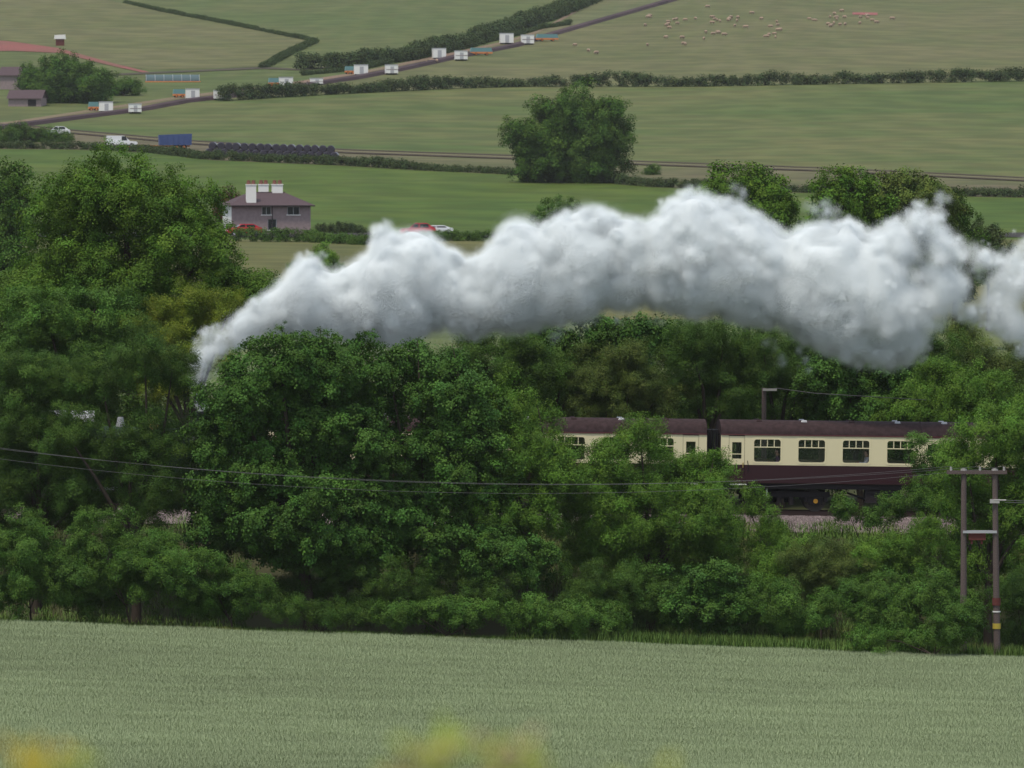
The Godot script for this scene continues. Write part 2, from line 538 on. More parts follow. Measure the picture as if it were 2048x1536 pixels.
func ring(g: G, a: Array, b: Array, z: float, back: float) -> void:      # flat ring from outline a (inner) to b (outer), with a reveal going back
	var out := Vector3(0, 0, signf(z))
	for i in a.size():
		var j := (i + 1) % a.size()
		g.face([Vector3(a[i].x, a[i].y, z), Vector3(b[i].x, b[i].y, z), Vector3(b[j].x, b[j].y, z), Vector3(a[j].x, a[j].y, z)], out)
		var e: Vector2 = -(a[j] - a[i]).orthogonal().normalized()
		g.face([Vector3(a[i].x, a[i].y, z), Vector3(a[j].x, a[j].y, z), Vector3(a[j].x, a[j].y, back), Vector3(a[i].x, a[i].y, back)], Vector3(e.x, e.y, 0))
		g.face([Vector3(b[i].x, b[i].y, z), Vector3(b[j].x, b[j].y, z), Vector3(b[j].x, b[j].y, back), Vector3(b[i].x, b[i].y, back)], Vector3(-e.x, -e.y, 0))

func wheelset(g: G, x: float, r: float, gauge := 0.75) -> void:
	for s in [-1, 1]:
		g.tube([Vector3(x, r, s * gauge - 0.06), Vector3(x, r, s * gauge + 0.06)], [r, r], 20)
	g.tube([Vector3(x, r, -gauge), Vector3(x, r, gauge)], [0.08, 0.08], 8)

const DOORS := [0.68, 9.02, 19.1]
const WINDOWS := [1.98, 3.87, 5.76, 7.66, 10.3, 12.19, 14.08, 15.97]
const LONG := 19.83

func coach(called: String, label: String, s: float, dir: float) -> Node3D:
	var t := thing(called, label, "railway carriage", track_at(s), "brown and cream carriages of the train")
	var panel_x := func(g: G, u0: float, u1: float, y0: float, y1: float, z0: float, z1: float):
		g.span(Vector3(minf(dir * u0, dir * u1), y0, minf(z0, z1)), Vector3(maxf(dir * u0, dir * u1), y1, maxf(z0, z1)))
	for side in [1.0, -1.0]:
		var z0: float = side * 1.32; var z1: float = side * 1.38
		var up := G.new(); var low := G.new()
		var cuts := []
		for w in WINDOWS: cuts.append([w - 0.60, w + 0.60, 2.09, 3.10])
		for d in DOORS: cuts.append([d - 0.34, d + 0.34, 0.0, 9.0])
		cuts.append([17.4, 17.85, 2.45, 3.0])
		cuts.sort_custom(func(a, b): return a[0] < b[0])
		var u := 0.0; var ul := 0.0
		for c in cuts:
			panel_x.call(up, u, c[0], 1.985, 3.24, z0, z1)
			u = c[1]
			if c[2] > 0.5:
				panel_x.call(up, c[0], c[1], 1.985, c[2], z0, z1)
				panel_x.call(up, c[0], c[1], c[3], 3.24, z0, z1)
			else:
				panel_x.call(low, ul, c[0], 1.22, 1.98, z0, z1)
				ul = c[1]
				part("cream_side_panel", up, M["cream"], t); part("brown_side_panel", low, M["chocolate"], t)
				up = G.new(); low = G.new()
		panel_x.call(up, u, LONG, 1.985, 3.24, z0, z1)
		panel_x.call(low, ul, LONG, 1.22, 1.98, z0, z1)
		part("cream_side_panel", up, M["cream"], t)
		part("brown_side_panel", low, M["chocolate"], t)
		for d in DOORS:
			var g := G.new()
			panel_x.call(g, d - 0.325, d - 0.2, 1.99, 3.2, side * 1.325, side * 1.375)
			panel_x.call(g, d + 0.2, d + 0.325, 1.99, 3.2, side * 1.325, side * 1.375)
			panel_x.call(g, d - 0.2, d + 0.2, 1.99, 2.24, side * 1.325, side * 1.375)
			panel_x.call(g, d - 0.2, d + 0.2, 2.94, 3.2, side * 1.325, side * 1.375)
			var o := part("door", g, M["cream"], t)
			g = G.new(); panel_x.call(g, d - 0.325, d + 0.325, 1.24, 1.982, side * 1.325, side * 1.377)
			part("lower_door_panel", g, M["chocolate"], o)
			g = G.new(); panel_x.call(g, d - 0.2, d + 0.2, 2.24, 2.94, side * 1.345, side * 1.349)
			part("pane", g, M["glass"], o)
			g = G.new(); panel_x.call(g, d - 0.2, d + 0.2, 2.42, 2.455, side * 1.352, side * 1.372)
			part("droplight_rail", g, M["cream"], o)
			g = G.new(); panel_x.call(g, d + 0.25, d + 0.29, 1.86, 2.08, side * 1.376, side * 1.41)
			part("handle", g, M["brass"], o)
			g = G.new(); panel_x.call(g, d - 0.3, d + 0.42, 1.13, 1.17, side * 1.36, side * 1.52)
			part("footstep", g, M["white_paint"], t)
			g = G.new()
			g.tube([Vector3(dir * (d + 0.48), 1.72, side * 1.39), Vector3(dir * (d + 0.5), 1.9, side * 1.45), Vector3(dir * (d + 0.46), 2.16, side * 1.39)], [0.016, 0.016, 0.016], 5)
			part("grab_handle", g, M["engine_black"], t)
		for w in WINDOWS:
			var g := G.new()
			ring(g, rounded(dir * w, 2.595, 0.565, 0.475, 0.11), rounded(dir * w, 2.595, 0.645, 0.555, 0.12), side * 1.388, side * 1.325)
			var o := part("window", g, M["cream"], t)
			g = G.new(); panel_x.call(g, w - 0.57, w + 0.57, 2.12, 2.725, side * 1.340, side * 1.345)
			part("pane", g, M["glass"], o)
			g = G.new(); panel_x.call(g, w - 0.57, w + 0.57, 2.765, 3.07, side * 1.350, side * 1.355)
			part("vent_pane", g, M["glass"], o)
			g = G.new(); panel_x.call(g, w - 0.565, w + 0.565, 2.725, 2.765, side * 1.335, side * 1.38)
			part("transom", g, M["cream"], o)
			for k in [-0.29, 0.0, 0.29]:
				g = G.new(); panel_x.call(g, w + k - 0.018, w + k + 0.018, 2.765, 3.07, side * 1.337, side * 1.376)
				part("glazing_bar", g, M["cream"], o)
		var lav := G.new()
		panel_x.call(lav, 17.4, 17.85, 2.45, 3.0, side * 1.335, side * 1.345)
		part("frosted_window", lav, M["white_paint"], t)
		var gut := G.new()
		panel_x.call(gut, 0.0, LONG, 3.24, 3.285, side * 1.30, side * 1.415)
		part("gutter", gut, M["gutter"], t)
		var sole := G.new()
		panel_x.call(sole, 0.05, LONG - 0.05, 0.98, 1.215, side * 1.18, side * 1.28)
		part("solebar", sole, M["underframe"], t)
	var roof := G.new()
	var prof := []
	for i in 25:
		var a := PI * i / 24.0
		prof.append(Vector2(1.395 * cos(a), 3.285 + 0.57 * pow(maxf(sin(a), 0.0), 0.8)))
	for i in 24:
		var p: Vector2 = prof[i]; var q: Vector2 = prof[i + 1]
		var na := Vector3(0, sin(PI * i / 24.0) * 1.3 + 0.1, cos(PI * i / 24.0)).normalized()
		var nb := Vector3(0, sin(PI * (i + 1) / 24.0) * 1.3 + 0.1, cos(PI * (i + 1) / 24.0)).normalized()
		var last := 0.0
		for u in [1.0, 5.0, 9.0, 13.0, 17.0, LONG]:
			var e: float = u - (0.0 if u == LONG else 0.0)
			roof.tri_n(Vector3(dir * last, p.y, p.x), Vector3(dir * e, p.y, p.x), Vector3(dir * e, q.y, q.x), na, na, nb)
			roof.tri_n(Vector3(dir * last, p.y, p.x), Vector3(dir * e, q.y, q.x), Vector3(dir * last, q.y, q.x), na, nb, nb)
			last = e
		for u in [0.0, LONG]:
			roof.face([Vector3(dir * u, 3.2, 0), Vector3(dir * u, p.y, p.x), Vector3(dir * u, q.y, q.x)], Vector3(dir if u > 1 else -dir, 0, 0))
	var ro := part("roof", roof, M["coach_roof"], t)
	for u in [2.6, 4.6, 6.6, 8.6, 10.6, 12.6, 14.6, 16.6, 18.4]:
		var g := G.new(); var arc := []; var rad := []
		for i in 13:
			var q: Vector2 = prof[i * 2]
			arc.append(Vector3(dir * u, q.y + 0.004, q.x)); rad.append(0.016)
		g.tube(arc, rad, 4)
		part("roof_seam", g, M["coach_roof"], ro)
	for u in [1.68, 3.6, 5.62, 7.6, 9.6, 11.6, 13.6, 15.7, 17.9]:
		for zz in [0.62, -0.62]:
			var g := G.new()
			g.tube([Vector3(dir * u - 0.13, 3.765, zz), Vector3(dir * u - 0.09, 3.80, zz), Vector3(dir * u + 0.09, 3.80, zz), Vector3(dir * u + 0.13, 3.765, zz)], [0.02, 0.085, 0.085, 0.02], 8)
			part("ventilator", g, M["pale_grey" if fmod(u * 10, 3) < 1.2 else "coach_roof"], ro)
	for e in [0.0, LONG]:
		var g := G.new()
		var ux: float = dir * (e + (0.03 if e < 1 else -0.03))
		g.span(Vector3(ux - 0.03, 1.22, -1.32), Vector3(ux + 0.03, 3.28, -0.45))
		g.span(Vector3(ux - 0.03, 1.22, 0.45), Vector3(ux + 0.03, 3.28, 1.32))
		g.span(Vector3(ux - 0.03, 3.2, -0.45), Vector3(ux + 0.03, 3.3, 0.45))
		part("end_wall", g, M["underframe"], t)
		g = G.new()
		var o: float = dir * (e + (-0.16 if e < 1 else 0.16))
		for k in 3:
			var x := o + (k - 1) * 0.085
			g.span(Vector3(x - 0.03, 1.3, -0.55), Vector3(x + 0.03, 3.42, -0.42))
			g.span(Vector3(x - 0.03, 1.3, 0.42), Vector3(x + 0.03, 3.42, 0.55))
			g.span(Vector3(x - 0.03, 3.3, -0.42), Vector3(x + 0.03, 3.42, 0.42))
		part("gangway", g, M["engine_black"], t)
		g = G.new()
		for zz in [-0.87, 0.87]:
			var b0: float = dir * e; var b1: float = dir * (e + (-0.28 if e < 1 else 0.28))
			g.tube([Vector3(b0, 1.06, zz), Vector3(b1, 1.06, zz), Vector3(b1 + (b1 - b0) * 0.1, 1.06, zz)], [0.09, 0.09, 0.22], 10)
		part("buffers", g, M["underframe"], t)
	var fl := G.new()
	fl.span(Vector3(minf(0, dir * LONG), 1.2, -1.31), Vector3(maxf(0, dir * LONG), 1.27, 1.31))
	part("floor", fl, M["inside"], t)
	var ce := G.new()
	ce.span(Vector3(minf(dir * 0.1, dir * (LONG - 0.1)), 3.17, -1.31), Vector3(maxf(dir * 0.1, dir * (LONG - 0.1)), 3.2, 1.31))
	part("ceiling", ce, M["inside_ceiling"], t)
	for u in [1.02, 8.68, 9.36, 16.9, 18.7]:
		var g := G.new()
		g.span(Vector3(dir * u - 0.03, 1.28, -1.3), Vector3(dir * u + 0.03, 3.16, -0.35))
		g.span(Vector3(dir * u - 0.03, 1.28, 0.35), Vector3(dir * u + 0.03, 3.16, 1.3))
		part("partition", g, M["inside"], t)
	for w in WINDOWS:
		for side in [-1.0, 1.0]:
			for k in [-1.0, 1.0]:
				var g := G.new()
				var b: float = dir * w + k * 0.86
				g.span(Vector3(b - 0.06, 1.5, side * 0.82 - 0.46), Vector3(b + 0.06, 2.42, side * 0.82 + 0.46))
				g.span(Vector3(minf(b, b - k * 0.5), 1.5, side * 0.82 - 0.46), Vector3(maxf(b, b - k * 0.5), 1.72, side * 0.82 + 0.46))
				part("seat", g, M["seat_cloth"], t)
			var tb := G.new()
			tb.span(Vector3(dir * w - 0.3, 1.98, side * 0.82 - 0.4), Vector3(dir * w + 0.3, 2.02, side * 0.82 + 0.47))
			part("table", tb, M["table_top"], t)
	for c in [2.8, LONG - 2.8]:
		var g := G.new()
		for zz in [-1.02, 1.02]:
			g.span(Vector3(dir * c - 1.9, 0.62, zz - 0.05), Vector3(dir * c + 1.9, 0.86, zz + 0.05))
			for k in [-1.3, 1.3]:
				g.span(Vector3(dir * c + k - 0.3, 0.3, zz - 0.04), Vector3(dir * c + k + 0.3, 0.6, zz + 0.04))
				for j in [-0.42, 0.42]:
					g.tube([Vector3(dir * c + k + j, 0.42, zz), Vector3(dir * c + k + j, 0.64, zz)], [0.09, 0.09], 8)
			g.tube([Vector3(dir * c - 0.25, 0.3, zz), Vector3(dir * c - 0.25, 0.62, zz)], [0.12, 0.12], 8)
			g.tube([Vector3(dir * c + 0.25, 0.3, zz), Vector3(dir * c + 0.25, 0.62, zz)], [0.12, 0.12], 8)
		g.span(Vector3(dir * c - 0.25, 0.55, -0.97), Vector3(dir * c + 0.25, 0.95, 0.97))
		var bo := part("bogie", g, M["underframe"], t)
		for k in [-1.3, 1.3]:
			g = G.new(); wheelset(g, dir * c + k, 0.46)
			part("wheelset", g, M["wheel_steel"], bo)
			g = G.new()
			for zz in [-1.08, 1.08]:
				g.tube([Vector3(dir * c + k, 0.46, zz - 0.04), Vector3(dir * c + k, 0.46, zz + 0.04)], [0.1, 0.1], 10)
			part("axle_box_cover", g, M["axle_box" if k > 0 and dir > 0 else "underframe"], bo)
	for b in [[6.2, 7.6], [8.4, 9.4], [11.2, 12.6]]:
		var g := G.new()
		g.span(Vector3(minf(dir * b[0], dir * b[1]), 0.42, 0.55), Vector3(maxf(dir * b[0], dir * b[1]), 0.975, 1.2))
		part("battery_box", g, M["underframe"], t)
	var br := G.new()
	for zz in [-0.95, 0.95]:
		br.tube([Vector3(dir * 5.0, 0.97, zz), Vector3(dir * 6.5, 0.45, zz), Vector3(dir * (LONG - 6.5), 0.45, zz), Vector3(dir * (LONG - 5.0), 0.97, zz)], [0.04, 0.04, 0.04, 0.04], 6)
	part("truss_rod", br, M["underframe"], t)
	var pipe := G.new()
	for zz in [-1.22, 1.22]:
		pipe.tube([Vector3(dir * 2.0, 0.55, zz), Vector3(dir * 2.0, 0.97, zz)], [0.035, 0.035], 6)
	part("step_iron", pipe, M["pale_grey"], t)
	return t

func locomotive(s: float) -> void:
	var t := thing("steam_locomotive", "dark tank locomotive half hidden behind the trees, steam rising from its chimney", "locomotive", track_at(s))
	var g := G.new()      # x runs back from the smokebox (0) to the bunker (-9.4)
	g.tube([Vector3(-1.5, 2.45, 0), Vector3(-5.9, 2.45, 0)], [0.72, 0.8], 24)
	part("boiler", g, M["engine_green"], t)
	g = G.new(); g.tube([Vector3(-0.25, 2.45, 0), Vector3(-0.3, 2.45, 0), Vector3(-1.52, 2.45, 0)], [0.6, 0.76, 0.76], 24)
	var sb := part("smokebox", g, M["engine_black"], t)
	g = G.new(); g.tube([Vector3(-1.15, 3.1, 0), Vector3(-1.15, 3.3, 0), Vector3(-1.15, 3.75, 0), Vector3(-1.15, 3.83, 0), Vector3(-1.15, 3.9, 0)], [0.36, 0.24, 0.26, 0.34, 0.3], 16)
	part("chimney", g, M["engine_black"], sb)
	g = G.new(); g.tube([Vector3(-3.2, 3.0, 0), Vector3(-3.2, 3.45, 0), Vector3(-3.2, 3.66, 0), Vector3(-3.2, 3.74, 0)], [0.34, 0.32, 0.22, 0.05], 16)
	part("dome", g, M["brass"], t)
	g = G.new(); g.tube([Vector3(-4.6, 3.1, 0), Vector3(-4.6, 3.4, 0), Vector3(-4.6, 3.62, 0)], [0.24, 0.16, 0.12], 12)
	part("safety_valve", g, M["pale_grey"], t)
	for z in [-1.08, 1.08]:
		g = G.new(); g.span(Vector3(-5.9, 1.3, z - 0.28), Vector3(-1.7, 2.75, z + 0.28))
		part("side_tank", g, M["engine_green"], t)
		g = G.new(); g.span(Vector3(-1.35, 0.6, z - 0.25), Vector3(-0.35, 1.25, z + 0.25))
		part("cylinder", g, M["engine_black"], t)
	g = G.new()
	for z in [-1.3, 1.3]:
		g.span(Vector3(-7.9, 1.3, z - 0.04), Vector3(-5.9, 2.3, z + 0.04))
		for x in [-7.8, -6.85, -6.0]: g.span(Vector3(x - 0.1, 2.3, z - 0.04), Vector3(x + 0.1, 3.35, z + 0.04))
	g.span(Vector3(-7.94, 1.3, -1.26), Vector3(-7.86, 2.6, 1.26))
	g.span(Vector3(-5.98, 1.3, -1.26), Vector3(-5.9, 3.35, 1.26))
	part("cab", g, M["engine_green"], t)
	g = G.new()
	for i in 12:
		var a := PI * (0.18 + 0.64 * i / 12.0); var b := PI * (0.18 + 0.64 * (i + 1) / 12.0)
		var p := Vector3(0, 3.05 + 0.78 * sin(a), 1.65 * cos(a)); var q := Vector3(0, 3.05 + 0.78 * sin(b), 1.65 * cos(b))
		for lift in [0.0, 0.05]:
			g.face([p + Vector3(-8.2, lift, 0), q + Vector3(-8.2, lift, 0), q + Vector3(-5.7, lift, 0), p + Vector3(-5.7, lift, 0)], Vector3(0, sin(a), cos(a)) * (1.0 if lift > 0 else -1.0))
	part("cab_roof", g, M["pale_grey"], t)  # sunlit sheen put into the roof colour, paler than the dark engine
	g = G.new(); g.span(Vector3(-9.5, 1.3, -1.3), Vector3(-7.95, 2.75, 1.3))
	var bu := part("bunker", g, M["engine_green"], t)
	g = G.new()
	for i in 60:
		g.box(Vector3(rng.randf_range(-9.3, -8.1), 2.78 + rng.randf() * 0.25, rng.randf_range(-1.1, 1.1)), Vector3(0.25, 0.2, 0.22), Basis(Vector3(rng.randfn(), rng.randfn(), rng.randfn()).normalized(), rng.randf() * 3))
	part("coal", g, M["engine_black"], bu)
	g = G.new(); g.span(Vector3(-9.6, 1.0, -1.2), Vector3(-0.1, 1.28, 1.2)); g.span(Vector3(-9.3, 0.6, -0.5), Vector3(-0.4, 1.0, 0.5))
	part("frame", g, M["engine_black"], t)
	for w in [[-0.9, 0.48], [-2.4, 0.78], [-4.2, 0.78], [-6.0, 0.78], [-8.3, 0.48]]:
		g = G.new(); wheelset(g, w[0], w[1])
		part("wheelset", g, M["wheel_steel"], t)
	g = G.new()
	for z in [-0.95, 0.95]: g.span(Vector3(-6.1, 0.55, z - 0.04), Vector3(-2.3, 0.68, z + 0.04))
	part("coupling_rod", g, M["pale_grey"], t)

func railway() -> void:
	var g := G.new()
	var prof := [[-3.1, -0.72], [-2.1, -0.2], [2.1, -0.2], [2.55, -0.42], [3.3, -0.72]]
	for i in 60:
		var a := track_at(-60.0 + i * 2.0); var b := track_at(-58.0 + i * 2.0)
		for k in prof.size() - 1:
			g.quad(a * Vector3(0, prof[k][1], prof[k][0]), b * Vector3(0, prof[k][1], prof[k][0]), b * Vector3(0, prof[k + 1][1], prof[k + 1][0]), a * Vector3(0, prof[k + 1][1], prof[k + 1][0]))
	structure("ballast_bed", g, M["ballast"])
	var sg := G.new()
	for i in 9:
		var d := Vector3(rng.randfn(), rng.randfn(), rng.randfn()).normalized()
		var e := d.cross(Vector3(rng.randfn(), rng.randfn(), rng.randfn())).normalized()
		sg.face([d, e, d.cross(e)], (d + e + d.cross(e)).normalized())
		sg.face([d, -e, d.cross(e)], (d - e + d.cross(e)).normalized())
	var xf := []; var tints := []
	for i in 26000:
		var s := rng.randf_range(6.0, 22.0); var q := rng.randf_range(0.9, 3.5)
		var y := lerpf(-0.2, -0.42, clampf((q - 2.1) / 0.45, 0, 1)) if q < 2.55 else lerpf(-0.42, -0.75, clampf((q - 2.55) / 0.75, 0, 1))
		xf.append(Transform3D(Basis(Vector3(rng.randfn(), rng.randfn(), rng.randfn()).normalized(), rng.randf() * 6).scaled(Vector3.ONE * rng.randf_range(0.025, 0.05)), track_at(s) * Vector3(0, y, q)))
		var k := rng.randf_range(0.6, 1.25)
		tints.append(Color(0.34 * k, 0.275 * k, 0.27 * k))
	var st := many("ballast_stones", sg.mesh(), M["stone"], xf, self, tints)
	tag(st, "loose pinkish grey stone ballast beside the rails", "ballast", "", "stuff")
	var tr := thing("railway_track", "single railway track of rusty rails on wooden sleepers under the train", "railway track", track_at(0))
	var sl := G.new(); sl.span(Vector3(-0.13, -0.31, -1.3), Vector3(0.13, -0.165, 1.3))
	var sm := sl.mesh()
	for i in 70:
		part("sleeper", sm, M["sleeper"], tr).position.x = -22.0 + i * 0.72
	for z in [-0.75, 0.75]:
		var r := G.new()
		for i in 6:
			var x0 := -60.0 + i * 20.0
			r.span(Vector3(x0, -0.16, z - 0.07), Vector3(x0 + 19.99, -0.14, z + 0.07))
			r.span(Vector3(x0, -0.14, z - 0.012), Vector3(x0 + 19.99, -0.04, z + 0.012))
			r.span(Vector3(x0, -0.04, z - 0.036), Vector3(x0 + 19.99, 0.0, z + 0.036))
		part("rail", r, M["rail_steel"], tr)

func passenger(label: String, where: Transform3D, shirt: String, arm: float) -> void:
	# seated, looking along +x; origin on the seat
	var t := thing("person", label, "person", where, "passengers in the carriage")
	var sh := Vector3(-0.02, 0.52, 0)
	var bones := [[Vector3(0, 0.1, 0), Vector3(-0.03, 0.32, 0), 0.14, 0.13], [Vector3(-0.03, 0.32, 0), sh, 0.13, 0.12], [sh + Vector3(0, 0, -0.14), sh + Vector3(0, 0, 0.14), 0.075, 0.075], [sh, Vector3(0.0, 0.66, 0), 0.06, 0.055], [Vector3(0.01, 0.74, 0), Vector3(0.03, 0.82, 0), 0.078, 0.09], [Vector3(0.1, 0.755, 0), Vector3(0.115, 0.75, 0), 0.02, 0.016]]
	var cloth := [[Vector3(0, 0.1, 0), Vector3(-0.03, 0.32, 0), 0.155, 0.145], [Vector3(-0.03, 0.32, 0), sh, 0.145, 0.132], [sh + Vector3(0, 0, -0.14), sh + Vector3(0, 0, 0.14), 0.088, 0.088]]
	var hands := G.new()
	for z in [-1.0, 1.0]:
		var e := Vector3(0.12, 0.28 + arm * 0.05, z * 0.24); var h := Vector3(0.36, 0.31 + arm * 0.1, z * 0.12)
		bones.append([sh + Vector3(0, -0.02, z * 0.18), e, 0.055, 0.045]); bones.append([e, h, 0.042, 0.032]); bones.append([h, h + Vector3(0.06, 0, -z * 0.01), 0.034, 0.032])
		cloth.append([sh + Vector3(0, -0.02, z * 0.18), e, 0.068, 0.058]); cloth.append([e, e.lerp(h, 0.8), 0.056, 0.046])
		bones.append([Vector3(0.02, 0.09, z * 0.1), Vector3(0.42, 0.11, z * 0.11), 0.085, 0.06]); bones.append([Vector3(0.42, 0.11, z * 0.11), Vector3(0.45, -0.3, z * 0.11), 0.058, 0.04]); bones.append([Vector3(0.45, -0.32, z * 0.11), Vector3(0.58, -0.36, z * 0.11), 0.045, 0.035])
		for k in 5:
			var b := h + Vector3(0.07, 0.0, -z * 0.01 + (k - 1.5) * 0.018) if k < 4 else h + Vector3(0.02, 0.01, -z * 0.035)
			var l: float = [0.06, 0.075, 0.07, 0.055, 0.05][k]
			hands.tube([b, b + Vector3(l * 0.6, 0.0, 0.0 if k < 4 else -z * 0.02), b + Vector3(l, -0.02, 0.0 if k < 4 else -z * 0.03)], [0.009, 0.0085, 0.007], 6)
	part("body", body(bones, 0.03, 0.045), M["skin"], t)
	part("hands", hands, M["skin"], t)
	part("shirt", body(cloth, 0.035, 0.05), M[shirt], t)
	var legs := []
	for z in [-1.0, 1.0]:
		legs.append([Vector3(0.02, 0.09, z * 0.1), Vector3(0.42, 0.11, z * 0.11), 0.098, 0.072]); legs.append([Vector3(0.42, 0.11, z * 0.11), Vector3(0.45, -0.28, z * 0.11), 0.07, 0.055])
	part("trousers", body(legs, 0.04, 0.05), M["underframe"], t)
	part("hair", body([[Vector3(-0.02, 0.84, 0), Vector3(0.02, 0.87, 0), 0.088, 0.08], [Vector3(-0.04, 0.76, 0), Vector3(-0.03, 0.84, 0), 0.07, 0.085]], 0.03, 0.03), M["hair_brown"], t)


# ---------------------------------------------------------------- steam
const PLUME_TOP := [[383, 700], [395, 668], [420, 645], [470, 635], [500, 605], [545, 578], [570, 545], [610, 505], [635, 515], [660, 548], [700, 530], [738, 510], [745, 455], [770, 440], [800, 462], [850, 458], [890, 490], [930, 515], [960, 510], [1000, 452], [1030, 432], [1080, 450], [1120, 425], [1180, 410], [1230, 420], [1280, 440], [1308, 440], [1320, 398], [1380, 374], [1430, 390], [1470, 400], [1540, 440], [1580, 470], [1620, 442], [1700, 435], [1740, 462], [1770, 442], [1830, 402], [1890, 396], [1905, 455], [1950, 462], [1990, 500], [2030, 460], [2100, 430], [2200, 440], [2300, 420]]
const PLUME_LOW := [[383, 740], [420, 726], [480, 695], [560, 675], [660, 676], [760, 695], [790, 705], [830, 680], [900, 668], [1000, 668], [1080, 655], [1180, 635], [1280, 612], [1400, 640], [1480, 640], [1560, 652], [1620, 690], [1680, 722], [1740, 740], [1790, 755], [1850, 712], [1900, 655], [1960, 660], [2000, 700], [2040, 732], [2100, 740], [2200, 700], [2300, 720]]

func puff_mesh(sd: int, count: int, size: float) -> ArrayMesh:
	var r := RandomNumberGenerator.new(); r.seed = sd
	var g := G.new()
	for i in count:
		var d := Vector3(r.randfn(), r.randfn(), r.randfn()).normalized()
		var p := Vector3(r.randfn(), r.randfn(), r.randfn()) * 0.36
		if p.length() > 1.05: p = d * r.randf_range(0.3, 1.0)
		var nn := (d * 0.18 + Vector3(0, 1.0, 0) + Vector3(r.randfn(), r.randfn(), r.randfn()) * 0.1).normalized()
		var f := (nn + Vector3(r.randfn(), r.randfn(), r.randfn()) * 0.2).normalized()
		var t := f.cross(Vector3(r.randfn(), r.randfn(), r.randfn())).normalized(); var b := f.cross(t)
		var k := size * r.randf_range(0.7, 1.3)
		g.tri_n(p + t * k, p - t * k * 0.5 - b * k * 0.87, p - t * k * 0.5 + b * k * 0.87, nn, nn, nn)
	return g.mesh()

